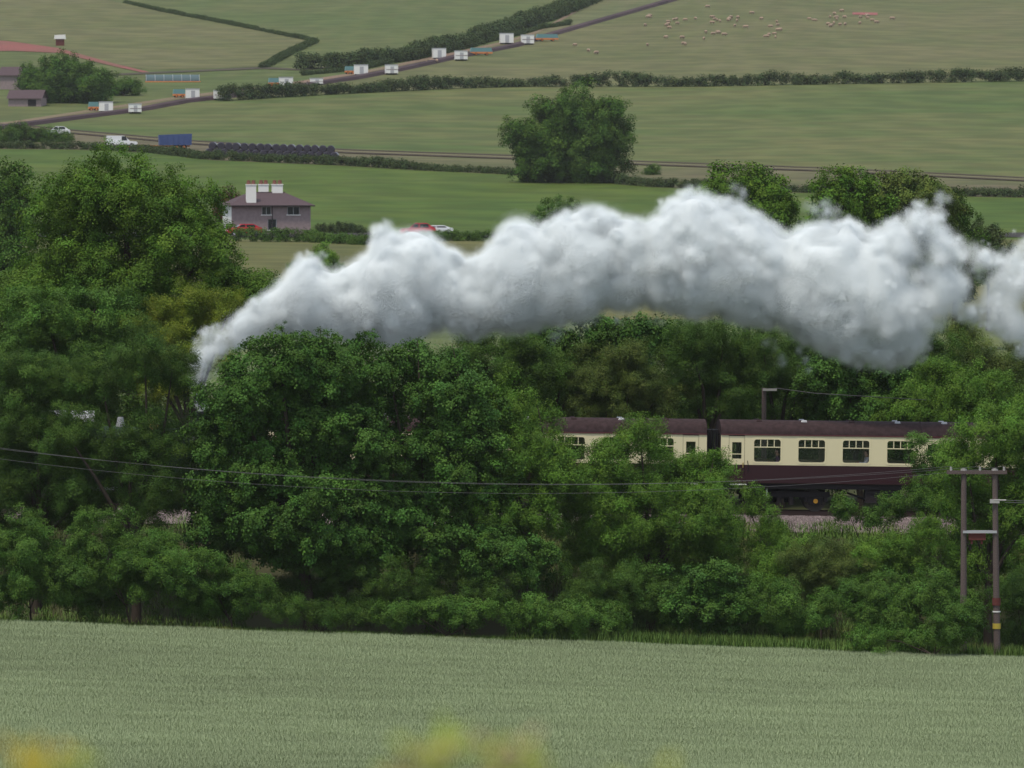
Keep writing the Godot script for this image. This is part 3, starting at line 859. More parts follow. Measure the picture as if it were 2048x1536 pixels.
func steam() -> void:
	var xf := []; var wisps := []; var hearts := []
	var r := RandomNumberGenerator.new(); r.seed = 21
	var tries := 0
	while xf.size() + wisps.size() < 5600 and tries < 60000:
		tries += 1
		var x := r.randf_range(383, 2300)
		var up := poly_at(PLUME_TOP, x) + noise.get_noise_2d(x * 6.0, 10.0) * 12.0
		var low := poly_at(PLUME_LOW, x) + noise.get_noise_2d(x * 2.5, 40.0) * 22.0 + noise.get_noise_2d(x * 8.0, 80.0) * 16.0
		var half := (low - up) * 0.5
		if r.randf() > half / 150.0 + 0.12: continue
		var t := r.randf()
		var y := lerpf(up, low, t)
		var u := (t - 0.5) * 2.0                                    # -1 top, 1 bottom
		var rim := sqrt(maxf(0.0, 1.0 - u * u))
		var v := r.randf_range(-1, 1) * rim                         # depth across the plume
		var edge := half * (1.0 - sqrt(minf(1.0, u * u + v * v)))
		# nearness to the outline sideways counts too
		for k in [-40, -20, 20, 40]:
			edge = minf(edge, maxf(0.0, minf(y - poly_at(PLUME_TOP, x + k), poly_at(PLUME_LOW, x + k) - y)) + absf(k) * 0.5)
		var rad := clampf(edge * 1.1 + 9.0, 10.0, 60.0) * r.randf_range(0.7, 1.1)
		var thin := smoothstep(1700.0, 1950.0, x)
		if thin > 0.0:
			var hole := noise.get_noise_2d(x * 0.9, y * 0.9) + noise.get_noise_2d(x * 2.1 + 300, y * 2.1) * 0.5
			if hole < 0.03 - 0.14 * (1.0 - thin) and r.randf() < 0.95: continue
			rad *= 1.0 - 0.35 * thin
		if x < 470 and r.randf() < 0.45: continue
		var p := at(x, y, 300.6 - v * half / 47.0 * 0.85)
		var out := Vector3(0, -u * 0.8 + 0.45, v * 0.7 + 0.15).normalized()
		out = (out + Vector3(r.randfn(), r.randfn(), r.randfn()) * 0.12).normalized()
		var xx := out.cross(Vector3(r.randfn(), r.randfn(), r.randfn())).normalized()
		var puff := Transform3D(Basis(xx, out, xx.cross(out)).scaled(Vector3.ONE * rad / 47.0), p)
		if rad < 17.0 or thin > 0.35 or x < 480: wisps.append(puff)
		else:
			xf.append(puff)
			if rad > 24.0 and hearts.size() < 1400 and r.randf() < 0.7: hearts.append([p, rad / 47.0 * 0.95])
	for w in [[1545, 690, 12], [1600, 700, 14], [1562, 722, 12], [1615, 735, 10], [1640, 405, 16], [1655, 420, 18], [1480, 392, 14], [1884, 398, 14], [1950, 555, 16], [1100, 672, 16], [1150, 655, 14], [1330, 640, 14], [1240, 640, 12], [640, 512, 10], [760, 700, 16]]:
		for k in 5:
			wisps.append(Transform3D(Basis(Vector3(r.randfn(), r.randfn(), r.randfn()).normalized(), r.randf() * 0.8).scaled(Vector3.ONE * w[2] / 47.0 * r.randf_range(0.7, 1.3)), at(w[0] + r.randfn() * w[2] * 0.7, w[1] + r.randfn() * w[2] * 0.6, 300.6)))
	for i in 60:                                                    # the jet from the chimney
		var h := r.randf()
		var p := at(lerpf(408, 392, h), lerpf(822, 715, h), 300.9) + Vector3(r.randfn(), 0, r.randfn()) * (0.12 + 0.2 * h)
		wisps.append(Transform3D(Basis(Vector3(r.randfn(), r.randfn(), r.randfn()).normalized(), r.randf() * 0.8).scaled(Vector3.ONE * lerpf(0.2, 0.38, h)), p))
	# the dense heart of the plume, as one billowing surface
	var lo := Vector3(1e9, 1e9, 1e9); var hi := -lo
	for c in hearts:
		lo = lo.min(c[0] - Vector3.ONE * (c[1] + 0.4)); hi = hi.max(c[0] + Vector3.ONE * (c[1] + 0.4))
	var cell := 0.17
	var nn := Vector3i(((hi - lo) / cell).ceil()) + Vector3i.ONE
	var f := PackedFloat32Array(); f.resize(nn.x * nn.y * nn.z); f.fill(1.25)
	for c in hearts:
		var a := Vector3i(((c[0] - lo - Vector3.ONE * c[1]) / cell).floor()); var b := Vector3i(((c[0] - lo + Vector3.ONE * c[1]) / cell).ceil())
		for z in range(a.z, b.z + 1):
			for y in range(a.y, b.y + 1):
				for x in range(a.x, b.x + 1):
					var q: float = (lo + Vector3(x, y, z) * cell).distance_squared_to(c[0]) / (c[1] * c[1])
					if q < 1.0: f[(z * nn.y + y) * nn.x + x] -= (1.0 - q) * (1.0 - q)
	var o := thing("steam_plume", "", "")
	part("dense_core", net(f, nn, lo, cell), M["steam"], o)
	many("billows", puff_mesh(9, 22000, 0.0068), M["steam"], xf, o).set_meta("kind", "stuff")
	many("wisps", puff_mesh(10, 7000, 0.0082), M["steam"], wisps, o).set_meta("kind", "stuff")
	tag(o, "long billowing plume of white steam trailing above the train", "steam", "", "stuff")


# ---------------------------------------------------------------- things on the hillside
func house() -> void:
	var foot := ground_at(545, 468)
	var turn := 0.16
	var t := thing("house", "square mauve rendered house with hipped slate roof and three white chimneys", "house", Transform3D(Basis(Vector3.UP, turn), foot))
	var s := FOCAL / -foot.z
	t.position.x -= 12.0 / s
	var w := 158.0 / s; var dep := 8.6
	var eave := at(545, 410, -foot.z).y - foot.y
	var hw := w * 0.5
	# front wall with openings: [x0, x1, y0, y1]
	var wx := func(px: float) -> float: return (px - 545.0) / s
	var holes := [[wx.call(526), wx.call(545), eave - 1.05, eave - 0.15], [wx.call(577), wx.call(602), eave - 1.05, eave - 0.15], [wx.call(538), wx.call(556), 0.5, 1.75]]
	var g := G.new()
	var xs := [-hw, hw]
	for h in holes: xs.append_array([h[0], h[1]])
	xs.sort()
	var front := dep * 0.5
	for i in xs.size() - 1:
		if xs[i + 1] - xs[i] < 0.01: continue
		var mid: float = (xs[i] + xs[i + 1]) * 0.5
		var y := -0.6
		var here := []
		for h in holes:
			if mid > h[0] and mid < h[1]: here.append(h)
		here.sort_custom(func(a, b): return a[2] < b[2])
		for h in here:
			g.span(Vector3(xs[i], y, front - 0.3), Vector3(xs[i + 1], h[2], front)); y = h[3]
		g.span(Vector3(xs[i], y, front - 0.3), Vector3(xs[i + 1], eave, front))
	g.span(Vector3(hw - 0.3, -0.6, -front), Vector3(hw, eave, front - 0.3))
	g.span(Vector3(-hw + 0.3, -0.6, -front), Vector3(hw - 0.3, eave, -front + 0.3))
	part("wall", g, M["render_pink"], t)
	g = G.new(); g.span(Vector3(-hw, -0.6, -front), Vector3(-hw + 0.297, eave, front - 0.302))
	var ww := part("side_wall", g, M["white_paint"], t)  # this wall is white, the other walls are mauve
	ww.set_meta("label", "white side wall of the house")
	for h in holes:
		g = G.new()
		g.span(Vector3(h[0], h[2], front - 0.2), Vector3(h[1], h[3], front - 0.17))
		var o := part("window", g, M["dark_glass"], t)
		g = G.new()
		for e in [[h[0], h[0] + 0.07, h[2], h[3]], [h[1] - 0.07, h[1], h[2], h[3]], [h[0] + 0.07, h[1] - 0.07, h[3] - 0.07, h[3]], [(h[0] + h[1]) * 0.5 - 0.03, (h[0] + h[1]) * 0.5 + 0.03, h[2], h[3] - 0.07]]:
			g.span(Vector3(e[0], e[2], front - 0.168), Vector3(e[1], e[3], front - 0.12))
		part("frame", g, M["pale_grey"], o)
		g = G.new(); g.span(Vector3(h[0] - 0.1, h[2] - 0.09, front - 0.17), Vector3(h[1] + 0.1, h[2], front + 0.08))
		part("sill", g, M["white_paint"], o)
	g = G.new()
	var e := 0.45; var top := eave + 25.0 / s
	var rx := 37.0 / s
	var a := Vector3(-hw - e, eave, front + e); var b := Vector3(hw + e, eave, front + e); var c := Vector3(hw + e, eave, -front - e); var d := Vector3(-hw - e, eave, -front - e)
	var p := Vector3(-rx, top, 0); var q := Vector3(rx, top, 0)
	g.quad(a, p, q, b); g.quad(c, q, p, d); g.tri(b, q, c); g.tri(d, p, a)
	g.face([a, b, c, d], Vector3.DOWN)
	g.span(Vector3(-rx, top - 0.03, -0.12), Vector3(rx, top + 0.07, 0.12))
	var ro := part("roof", g, M["roof_slate"], t)
	g = G.new()
	g.span(Vector3(-hw - e, eave - 0.13, front + e), Vector3(hw + e, eave - 0.01, front + e + 0.1))
	part("gutter", g, M["underframe"], ro)
	for ch in [[506.5, 19.0, 370.0, front - 0.9, eave - 0.1], [540.0, 19.0, 370.0, -0.5, top - 0.6], [567.0, 21.0, 370.0, -0.2, top - 0.6]]:
		g = G.new()
		var x: float = wx.call(ch[0]); var k: float = ch[1] / s * 0.5
		var y1: float = at(545, ch[2], -foot.z).y - foot.y
		g.span(Vector3(x - k, ch[4], ch[3] - 0.4), Vector3(x + k, y1, ch[3] + 0.4))
		g.span(Vector3(x - k - 0.06, y1, ch[3] - 0.46), Vector3(x + k + 0.06, y1 + 0.1, ch[3] + 0.46))
		var o := part("chimney", g, M["white_paint"], t)
		for j in [-0.5, 0.5]:
			g = G.new(); g.tube([Vector3(x + j * k, y1 + 0.1, ch[3]), Vector3(x + j * k, y1 + 0.55, ch[3])], [0.24, 0.2], 10)
			part("chimney_pot", g, M["terracotta"], o)
	g = G.new(); g.tube([Vector3(wx.call(547), -0.3, front + 0.06), Vector3(wx.call(547), eave - 0.1, front + 0.06)], [0.05, 0.05], 6)
	part("drainpipe", g, M["underframe"], t)

func car(called: String, label: String, px: float, py: float, colour: String, turn: float, long := 4.1, high := 1.45, group := "", van := false) -> void:
	var foot := ground_at(px, py)
	var t := thing(called, label, "car" if not van else "van", Transform3D(Basis(Vector3.UP, turn), foot), group)
	var l := long * 0.5
	var low := [[-l, 0.35], [-l, 0.72], [-l * 0.92, 0.86], [-l * 0.45, 0.95], [l * 0.95, 0.97], [l, 0.75], [l, 0.35]]
	var cab := [[-l * 0.5, 0.94], [-l * 0.16, high], [l * (0.97 if van else 0.5), high], [l * (0.98 if van else 0.9), 0.94]]
	var g := G.new()
	var out := []
	for p in low: out.append(Vector2(p[0], p[1]))
	g.prism(out, -0.84, 0.84)
	out = []
	for p in cab: out.append(Vector2(p[0], p[1]))
	g.prism(out, -0.72, 0.72)
	part("body", g, M[colour], t)
	for z in [-1.0, 1.0]:
		for k in 2:
			var x0 := lerpf(-l * 0.36, l * 0.08, k); var x1 := lerpf(l * 0.02, l * 0.62, k)
			if van and k == 1: continue
			g = G.new()
			g.face([Vector3(x0, 1.0, z * 0.725), Vector3(x1, 1.0, z * 0.725), Vector3(x1 - (0.15 if k == 1 else 0.0), high - 0.09, z * 0.725), Vector3(x0 + (0.28 if k == 0 else 0.0), high - 0.09, z * 0.725)], Vector3(0, 0, z))
			part("side_window", g, M["dark_glass"], t)
	g = G.new()
	g.face([Vector3(-l * 0.49 - 0.01, 0.98, -0.62), Vector3(-l * 0.49 - 0.01, 0.98, 0.62), Vector3(-l * 0.2 - 0.01, high - 0.06, 0.62), Vector3(-l * 0.2 - 0.01, high - 0.06, -0.62)], Vector3(-0.8, 0.6, 0))
	part("windscreen", g, M["dark_glass"], t)
	for x in [-l * 0.62, l * 0.62]:
		for z in [-0.76, 0.76]:
			g = G.new(); g.tube([Vector3(x, 0.31, z - 0.1), Vector3(x, 0.31, z + 0.1)], [0.31, 0.31], 14)
			var o := part("wheel", g, M["rubber"], t)
			g = G.new(); g.tube([Vector3(x, 0.31, z + signf(z) * 0.08), Vector3(x, 0.31, z + signf(z) * 0.11)], [0.18, 0.17], 10)
			part("rim", g, M["pale_grey"], o)
	for z in [-0.6, 0.6]:
		g = G.new(); g.span(Vector3(-l - 0.02, 0.6, z - 0.15), Vector3(-l + 0.02, 0.72, z + 0.15))
		part("headlight", g, M["white_paint"], t)

func wheels(t: Node3D, xs: Array, r: float, half: float) -> void:
	for x in xs:
		for z in [-half, half]:
			var g := G.new(); g.tube([Vector3(x, r, z - 0.1), Vector3(x, r, z + 0.1)], [r, r], 14)
			var o := part("wheel", g, M["rubber"], t)
			g = G.new(); g.tube([Vector3(x, r, z + signf(z) * 0.08), Vector3(x, r, z + signf(z) * 0.12)], [r * 0.5, r * 0.5], 10)
			part("rim", g, M["orange_paint"], o)

func farm() -> void:
	# blue tipping trailer
	var f := ground_at(350, 300); var s := FOCAL / -f.z
	var t := thing("tipping_trailer", "dark blue farm trailer with orange wheels parked by the farm track", "trailer", Transform3D(Basis(Vector3.UP, 0.12), f))
	var g := G.new(); var hw := 33.0 / s
	g.prism([Vector2(-hw * 0.97, 0.75), Vector2(-hw, 2.3), Vector2(hw, 2.5), Vector2(hw * 0.97, 0.75)], -1.15, 1.15)
	part("tipping_body", g, M["trailer_blue"], t)
	for k in 6:
		g = G.new(); g.span(Vector3(-hw * 0.85 + k * hw * 0.34 - 0.05, 0.8, 1.15), Vector3(-hw * 0.85 + k * hw * 0.34 + 0.05, 2.25, 1.23))
		part("side_rib", g, M["trailer_blue"], t)
	g = G.new(); g.span(Vector3(-hw * 1.5, 0.5, -0.4), Vector3(hw * 0.9, 0.72, 0.4))
	part("chassis", g, M["orange_paint"], t)
	wheels(t, [0.2, 1.3], 0.45, 0.95)
	# vehicles left of it
	car("parked_car", "white estate car on the farm track among low bushes", 115, 271, "car_white", 0.1, 4.1, 1.5)
	car("pickup_van", "white van beside the blue trailer, partly behind the tree top", 243, 294, "car_white", 3.3, 4.8, 1.75, "", true)
	car("red_car", "red hatchback on the road just above the steam", 836, 473, "car_red", 0.06, 4.0, 1.5)
	car("white_car", "white car behind the red hatchback on the road", 870, 473, "car_white", 0.05, 4.1, 1.25)
	car("small_red_car", "bright red car parked at the corner of the mauve house", 488, 472, "car_red", 0.2, 3.9, 1.35)
	f = ground_at(266, 303)
	t = thing("red_implement", "low red farm implement below the white van", "farm implement", Transform3D(Basis(Vector3.UP, 0.1), f))
	g = G.new(); g.tube([Vector3(-1.1, 0.55, 0), Vector3(1.1, 0.55, 0)], [0.28, 0.28], 10)
	part("roller", g, M["red_sheet"], t)
	g = G.new(); g.span(Vector3(-1.2, 0.5, -0.6), Vector3(-1.1, 0.7, 0.9)); g.span(Vector3(1.1, 0.5, -0.6), Vector3(1.2, 0.7, 0.9)); g.span(Vector3(-1.2, 0.7, 0.5), Vector3(1.2, 0.8, 0.62))
	part("frame", g, M["red_sheet"], t)
	# silage bales
	var bale := G.new()
	bale.tube([Vector3(0, 0.62, -0.62), Vector3(0, 0.62, -0.55), Vector3(0, 0.62, 0.55), Vector3(0, 0.62, 0.62)], [0.5, 0.62, 0.62, 0.5], 16)
	var bm := bale.mesh()
	var nth := ["first", "second", "third", "fourth", "fifth", "sixth", "seventh", "eighth", "ninth", "tenth", "eleventh", "twelfth", "thirteenth", "fourteenth", "fifteenth", "sixteenth", "seventeenth"]
	for row in 2:
		for i in 17 - row:
			var px := 418.0 + (i + row * 0.5) * 15.7
			var p := ground_at(px, lerpf(313, 321, (px - 418) / 262.0))
			if row == 1: p += Vector3(0, 0.95, -0.9)
			var b := thing("round_bale", "black wrapped round bale, %s from the blue trailer in the %s row" % [nth[i], ["lower", "upper"][row]], "bale", Transform3D(Basis(Vector3.UP, rng.randf_range(-0.15, 0.15)), p), "wrapped bales beside the farm track, %s row" % ["lower", "upper"][row])
			part("wrap", bm, M["bale_wrap"], b)
	# low polytunnel
	f = ground_at(345, 164); s = FOCAL / -f.z
	t = thing("polytunnel", "long low blue grey polytunnel above the lane", "polytunnel", Transform3D(Basis(Vector3.UP, 0.1), f))
	hw = 53.0 / s
	g = G.new()
	for i in 10:
		var a := PI * i / 10.0; var b := PI * (i + 1) / 10.0
		g.face([Vector3(-hw, 1.4 * sin(a), 1.5 * cos(a)), Vector3(hw, 1.4 * sin(a), 1.5 * cos(a)), Vector3(hw, 1.4 * sin(b), 1.5 * cos(b)), Vector3(-hw, 1.4 * sin(b), 1.5 * cos(b))], Vector3(0, sin((a + b) / 2), cos((a + b) / 2)))
		for x in [-hw, hw]: g.face([Vector3(x, 0, 0), Vector3(x, 1.4 * sin(a), 1.5 * cos(a)), Vector3(x, 1.4 * sin(b), 1.5 * cos(b))], Vector3(signf(x), 0, 0))
	part("cover", g, M["poly_sheet"], t)
	for k in 7:
		g = G.new()
		var arc := []; var rad := []
		for i in 11:
			arc.append(Vector3(-hw + k * hw / 3.0, 1.42 * sin(PI * i / 10.0), 1.52 * cos(PI * i / 10.0))); rad.append(0.035)
		g.tube(arc, rad, 5)
		part("hoop", g, M["pale_grey"], t)
	g = G.new(); g.span(Vector3(-hw - 0.2, -0.2, 1.55), Vector3(hw + 0.2, 0.15, 1.75))
	part("base_board", g, M["orange_paint"], t)
	# farm buildings and a small shed
	for b in [[36, 178, 62, 5.2, 2.6, "grey roofed barn at the edge of the picture beside the dark tree"], [55, 212, 66, 3.6, 1.4, "low pinkish shed below the dark tree"]]:
		f = ground_at(b[0], b[1]); s = FOCAL / -f.z
		t = thing("barn", b[5], "barn", Transform3D(Basis(Vector3.UP, -0.1), f))
		hw = b[2] / s * 0.5
		g = G.new(); g.span(Vector3(-hw, -0.5, -3), Vector3(hw, b[4], 3))
		part("wall", g, M["render_pink"], t)
		g = G.new()
		for z in [-1.0, 1.0]:
			g.quad(Vector3(-hw - 0.3, b[4] - 0.1, z * 3.4), Vector3(hw + 0.3, b[4] - 0.1, z * 3.4), Vector3(hw + 0.3, b[3] * 0.8, 0), Vector3(-hw - 0.3, b[3] * 0.8, 0))
			g.face([Vector3(z * hw, b[4], -3), Vector3(z * hw, b[4], 3), Vector3(z * hw, b[3] * 0.8 - 0.1, 0)], Vector3(z, 0, 0))
		part("roof", g, M["roof_slate"], t)
		g = G.new(); g.span(Vector3(hw * 0.2, 0, 3.0), Vector3(hw * 0.7, b[4] * 0.8, 3.05))
		part("door", g, M["underframe"], t)
	f = ground_at(120, 92); s = FOCAL / -f.z
	t = thing("shed", "tiny white roofed shed with dark red base on the pale hillside field", "shed", Transform3D(Basis(Vector3.UP, 0.1), f))
	g = G.new(); g.span(Vector3(-0.9, -0.2, -0.9), Vector3(0.9, 1.5, 0.9)); part("wall", g, M["iron_red"], t)
	g = G.new(); g.prism([Vector2(-1.25, 1.5), Vector2(-1.1, 2.35), Vector2(1.1, 2.45), Vector2(1.25, 1.5)], -1.1, 1.1); part("roof", g, M["white_paint"], t)
	# white cabins along the lane
	var ordinal := ["lowest", "second", "third", "fourth", "fifth", "highest"]
	var rows := [[[212, 226], [385, 200], [572, 177], [722, 152], [878, 119], [1013, 89]], [[270, 228], [440, 201], [633, 171], [783, 150], [922, 122], [1055, 90]]]
	for k in 2:
		for i in 6:
			var c: Array = rows[k][i]
			f = ground_at(c[0], c[1]); s = FOCAL / -f.z
			hw = (13.0 if k == 0 else 12.0) / s
			var side: String = ["deep", "near"][k]
			t = thing("white_cabin", "white box cabin on the %s edge of the lane, %s up the hill" % [side, ordinal[i]], "cabin", Transform3D(Basis(Vector3.UP, 0.15), f), "white cabins along the %s edge of the lane" % side)
			var hi := (22.0 if k == 0 else (14.0 if i == 2 else 20.0)) / s
			g = G.new(); g.span(Vector3(-hw, 0.35, -1.0), Vector3(hw, hi, 1.0)); part("cabin_body", g, M["white_paint"], t)
			g = G.new(); g.span(Vector3(-hw - 0.06, hi, -1.06), Vector3(hw + 0.06, hi + 0.09, 1.06)); part("roof_lip", g, M["pale_grey"], t)
			g = G.new(); g.span(Vector3(-hw * 0.3, 0.4, 1.0), Vector3(hw * 0.3, hi * 0.85, 1.03)); part("door", g, M["pale_grey"], t)
			if k == 1:
				g = G.new(); g.span(Vector3(-hw, hi * 0.52, 1.0), Vector3(hw, hi * 0.58, 1.035)); part("band", g, M["render_pink"], t)
			g = G.new(); g.span(Vector3(-hw * 0.9, 0.1, -0.8), Vector3(hw * 0.9, 0.35, 0.8)); part("chassis", g, M["underframe"], t)
	for c in [[187, 222, 20, "lowest"], [358, 196, 24, "second"], [548, 173, 22, "third"], [700, 149, 20, "fourth"], [962, 111, 44, "fifth"], [1094, 83, 44, "highest"]]:
		f = ground_at(c[0], c[1]); s = FOCAL / -f.z
		hw = c[2] / s * 0.5
		t = thing("low_trailer", "low orange trailer with teal cover beside a white cabin, %s up the hill" % c[3], "trailer", Transform3D(Basis(Vector3.UP, 0.15), f), "low trailers beside the lane")
		g = G.new(); g.prism([Vector2(-hw, 0.75), Vector2(-hw * 0.9, 1.6), Vector2(hw * 0.9, 1.6), Vector2(hw, 0.75)], -0.8, 0.8); part("cover", g, M["teal_sheet"], t)
		g = G.new(); g.span(Vector3(-hw, 0.4, -0.85), Vector3(hw, 0.74, 0.85)); part("chassis", g, M["orange_paint"], t)
		wheels(t, [-hw * 0.5, hw * 0.5], 0.3, 0.75)

func sheep() -> void:
	var bones := [[Vector3(-0.42, 0.62, 0), Vector3(0.3, 0.62, 0), 0.26, 0.24], [Vector3(0.35, 0.68, 0), Vector3(0.55, 0.55, 0), 0.13, 0.11], [Vector3(0.55, 0.55, 0), Vector3(0.72, 0.4, 0), 0.1, 0.06], [Vector3(-0.62, 0.66, 0), Vector3(-0.7, 0.5, 0), 0.05, 0.03], [Vector3(0.56, 0.6, 0.05), Vector3(0.55, 0.58, 0.17), 0.035, 0.02], [Vector3(0.56, 0.6, -0.05), Vector3(0.55, 0.58, -0.17), 0.035, 0.02]]
	for x in [-0.4, 0.28]:
		for z in [-0.13, 0.13]:
			var k := Vector3(x - 0.06, 0.3, z) if x < 0 else Vector3(x + 0.01, 0.28, z)
			bones.append([Vector3(x, 0.5, z), k, 0.1, 0.055]); bones.append([k, Vector3(x, 0.03, z), 0.05, 0.04])
	var m := body(bones, 0.07, 0.07)
	var r := RandomNumberGenerator.new(); r.seed = 4
	var spots := []
	for c in [[1180, 105, 3, 60, 14], [1330, 90, 5, 70, 16], [1340, 45, 12, 80, 20], [1440, 40, 13, 55, 18], [1430, 68, 6, 40, 12], [1530, 45, 8, 60, 22], [1540, 68, 5, 40, 8], [1670, 35, 12, 60, 14], [1670, 50, 6, 50, 8], [1780, 40, 4, 90, 10], [880, 128, 3, 40, 6]]:
		for k in c[2]: spots.append([c[0] + r.randfn() * c[3] * 0.5, c[1] + r.randfn() * c[4] * 0.5])
	var first: Node3D
	for p in spots:
		if p[1] < 12: p[1] = 14.0
		var f := ground_at(p[0], p[1])
		var o: Node3D
		if first == null:
			o = thing("sheep", "small pinkish sheep grazing on the upper hillside pasture", "sheep", Transform3D.IDENTITY, "sheep on the upper pasture")
			part("fleece", m, M["fleece"], o)
			first = o
		else:
			o = first.duplicate(); o.name = numbered("sheep"); add_child(o)
		o.transform = Transform3D(Basis(Vector3.UP, r.randf() * TAU).scaled(Vector3.ONE * r.randf_range(0.85, 1.1)), f)

func poles() -> void:
	var d := 283.0; var s := FOCAL / d
	var f := on_land(1960, d)
	var t := thing("electricity_pole", "twin wooden electricity pole with crossarm at the field edge", "electricity pole", Transform3D(Basis.IDENTITY, f))
	var X := func(px: float) -> float: return (px - 1960.0) / s
	var Y := func(py: float) -> float: return at(1960, py, d).y - f.y
	for p in [[1928.0, 1928.0], [1990.0, 1996.0]]:
		var g := G.new()
		var a := Vector3(X.call(p[1]), -0.4, 0); var b := Vector3(X.call(p[0]), Y.call(943), 0)
		g.tube([a, a.lerp(b, 0.5), b], [0.145, 0.125, 0.105], 14)
		var o := part("pole", g, M["pole_wood"], t)
		g = G.new(); g.tube([b, b + Vector3(0, 0.1, 0), b + Vector3(0, 0.13, 0)], [0.13, 0.13, 0.04], 12)
		part("pole_cap", g, M["insulator"], o)
		if p[0] > 1950:
			for band in [[1203, 0.17, "iron_red", 0.3], [1223, 0.16, "white_paint", 0.05], [1252, 0.165, "sign_yellow", 0.22]]:
				g = G.new()
				var c := a.lerp(b, (Y.call(band[0]) + 0.4) / (b.y + 0.4))
				g.tube([c - Vector3(0, band[3] * 0.5, 0), c + Vector3(0, band[3] * 0.5, 0)], [band[1], band[1]], 14, false)
				part("warning_plate" if band[2] == "sign_yellow" else "band", g, M[band[2]], o)
	for z in [0.13, -0.13]:
		var g := G.new(); g.span(Vector3(X.call(1894), Y.call(948), z - 0.04), Vector3(X.call(2014), Y.call(941), z + 0.04))
		part("crossarm", g, M["pole_wood"], t)
		g = G.new(); g.span(Vector3(X.call(1926), Y.call(1066), z - 0.035), Vector3(X.call(1994), Y.call(1061), z + 0.035))
		part("brace", g, M["pale_grey"], t)
	var g := G.new()
	g.span(Vector3(X.call(1938), Y.call(1080), -0.2), Vector3(X.call(1972), Y.call(1067), 0.09))
	g.tube([Vector3(X.call(1944), Y.call(1080), 0), Vector3(X.call(1944), Y.call(1088), 0)], [0.06, 0.05], 8)
	g.tube([Vector3(X.call(1964), Y.call(1080), 0), Vector3(X.call(1964), Y.call(1088), 0)], [0.06, 0.05], 8)
	part("switch_box", g, M["iron_red"], t)
	for px in [1902.0, 1960.0, 2008.0]:
		g = G.new()
		var c := Vector3(X.call(px), Y.call(941), 0.13)
		g.tube([c, c + Vector3(0, 0.05, 0), c + Vector3(0, 0.09, 0), c + Vector3(0, 0.12, 0), c + Vector3(0, 0.16, 0)], [0.03, 0.06, 0.035, 0.055, 0.02], 10)
		part("insulator", g, M["insulator"], t)
	g = G.new(); g.span(Vector3(X.call(1980), Y.call(1006), 0.1), Vector3(X.call(1999), Y.call(998), 0.2))
	g.tube([Vector3(X.call(1988), Y.call(1000), 0.18), Vector3(X.call(2012), Y.call(1000), 0.18)], [0.03, 0.03], 8)
	part("cable_bracket", g, M["insulator"], t)
	for k in 3:
		g = G.new()
		var px: float = [1902.0, 1960.0, 2008.0][k]
		var e: Vector3 = f + Vector3(X.call(px), Y.call(941) + 0.17, 0.13)
		var a := at(-700, 775 + k * 11, d - 2.0 + k * 1.5)
		var pts := []; var rad := []
		var sag: float = [2.0, 1.9, 2.25][k]
		for i in 41:
			var u := i / 40.0
			pts.append(e.lerp(a, u) - Vector3(0, sag * 4 * u * (1 - u), 0)); rad.append(0.0065)
		g.tube(pts, rad, 5)
		var o := part("overhead_wire", g, M["wire"], self)
		tag(o, "thin sagging wire crossing in front of the trees, %s of three" % ["lowest", "middle one", "uppermost"][2 - k], "wire", "overhead wires")
	for k in 2:
		g = G.new()
		var e: Vector3 = f + Vector3(X.call(2010), Y.call(1000 + k * 4), 0.18)
		g.tube([e, e + Vector3(4, -0.12, 1.0), e + Vector3(12, 0.1, 3.0)], [0.012, 0.012, 0.012], 5)
		tag(part("service_wire", g, M["wire"], self), "short service wire leaving the twin pole, %s of two" % ["upper", "lower"][k], "wire", "service wires at the twin pole")
	# the far support of the wires, beyond the edge of the picture
	var p := on_land(-700, d)
	var o := thing("wire_pole", "single wooden pole that carries the wires beyond the trees", "electricity pole", Transform3D(Basis.IDENTITY, p))
	g = G.new(); g.tube([Vector3(0, -0.4, 0), Vector3(0, at(-700, 770, d).y - p.y, 0)], [0.15, 0.11], 12); part("pole", g, M["pole_wood"], o)
	# telegraph pole behind the train
	d = 305.5; s = FOCAL / d
	p = on_land(1528, d)
	o = thing("telegraph_pole", "short grey telegraph pole standing behind the carriage roof", "telegraph pole", Transform3D(Basis.IDENTITY, p))
	var top := at(1528, 776, d).y - p.y
	g = G.new(); g.tube([Vector3(0, -0.4, 0), Vector3(0, top, 0)], [0.13, 0.1], 10); part("pole", g, M["pole_wood"], o)
	g = G.new(); g.span(Vector3(-0.06, top - 0.12, 0.1), Vector3(0.55, top - 0.02, 0.18)); part("crossarm", g, M["insulator"], o)
	g = G.new()
	g.tube([p + Vector3(0.5, top, 0.14), p + Vector3(2.2, top - 0.22, 0.3), p + Vector3(7, top - 0.5, 0.6)], [0.015, 0.015, 0.015], 5)
	tag(part("telegraph_wire", g, M["wire"], self), "pale wire running from the telegraph pole behind the carriage", "wire")


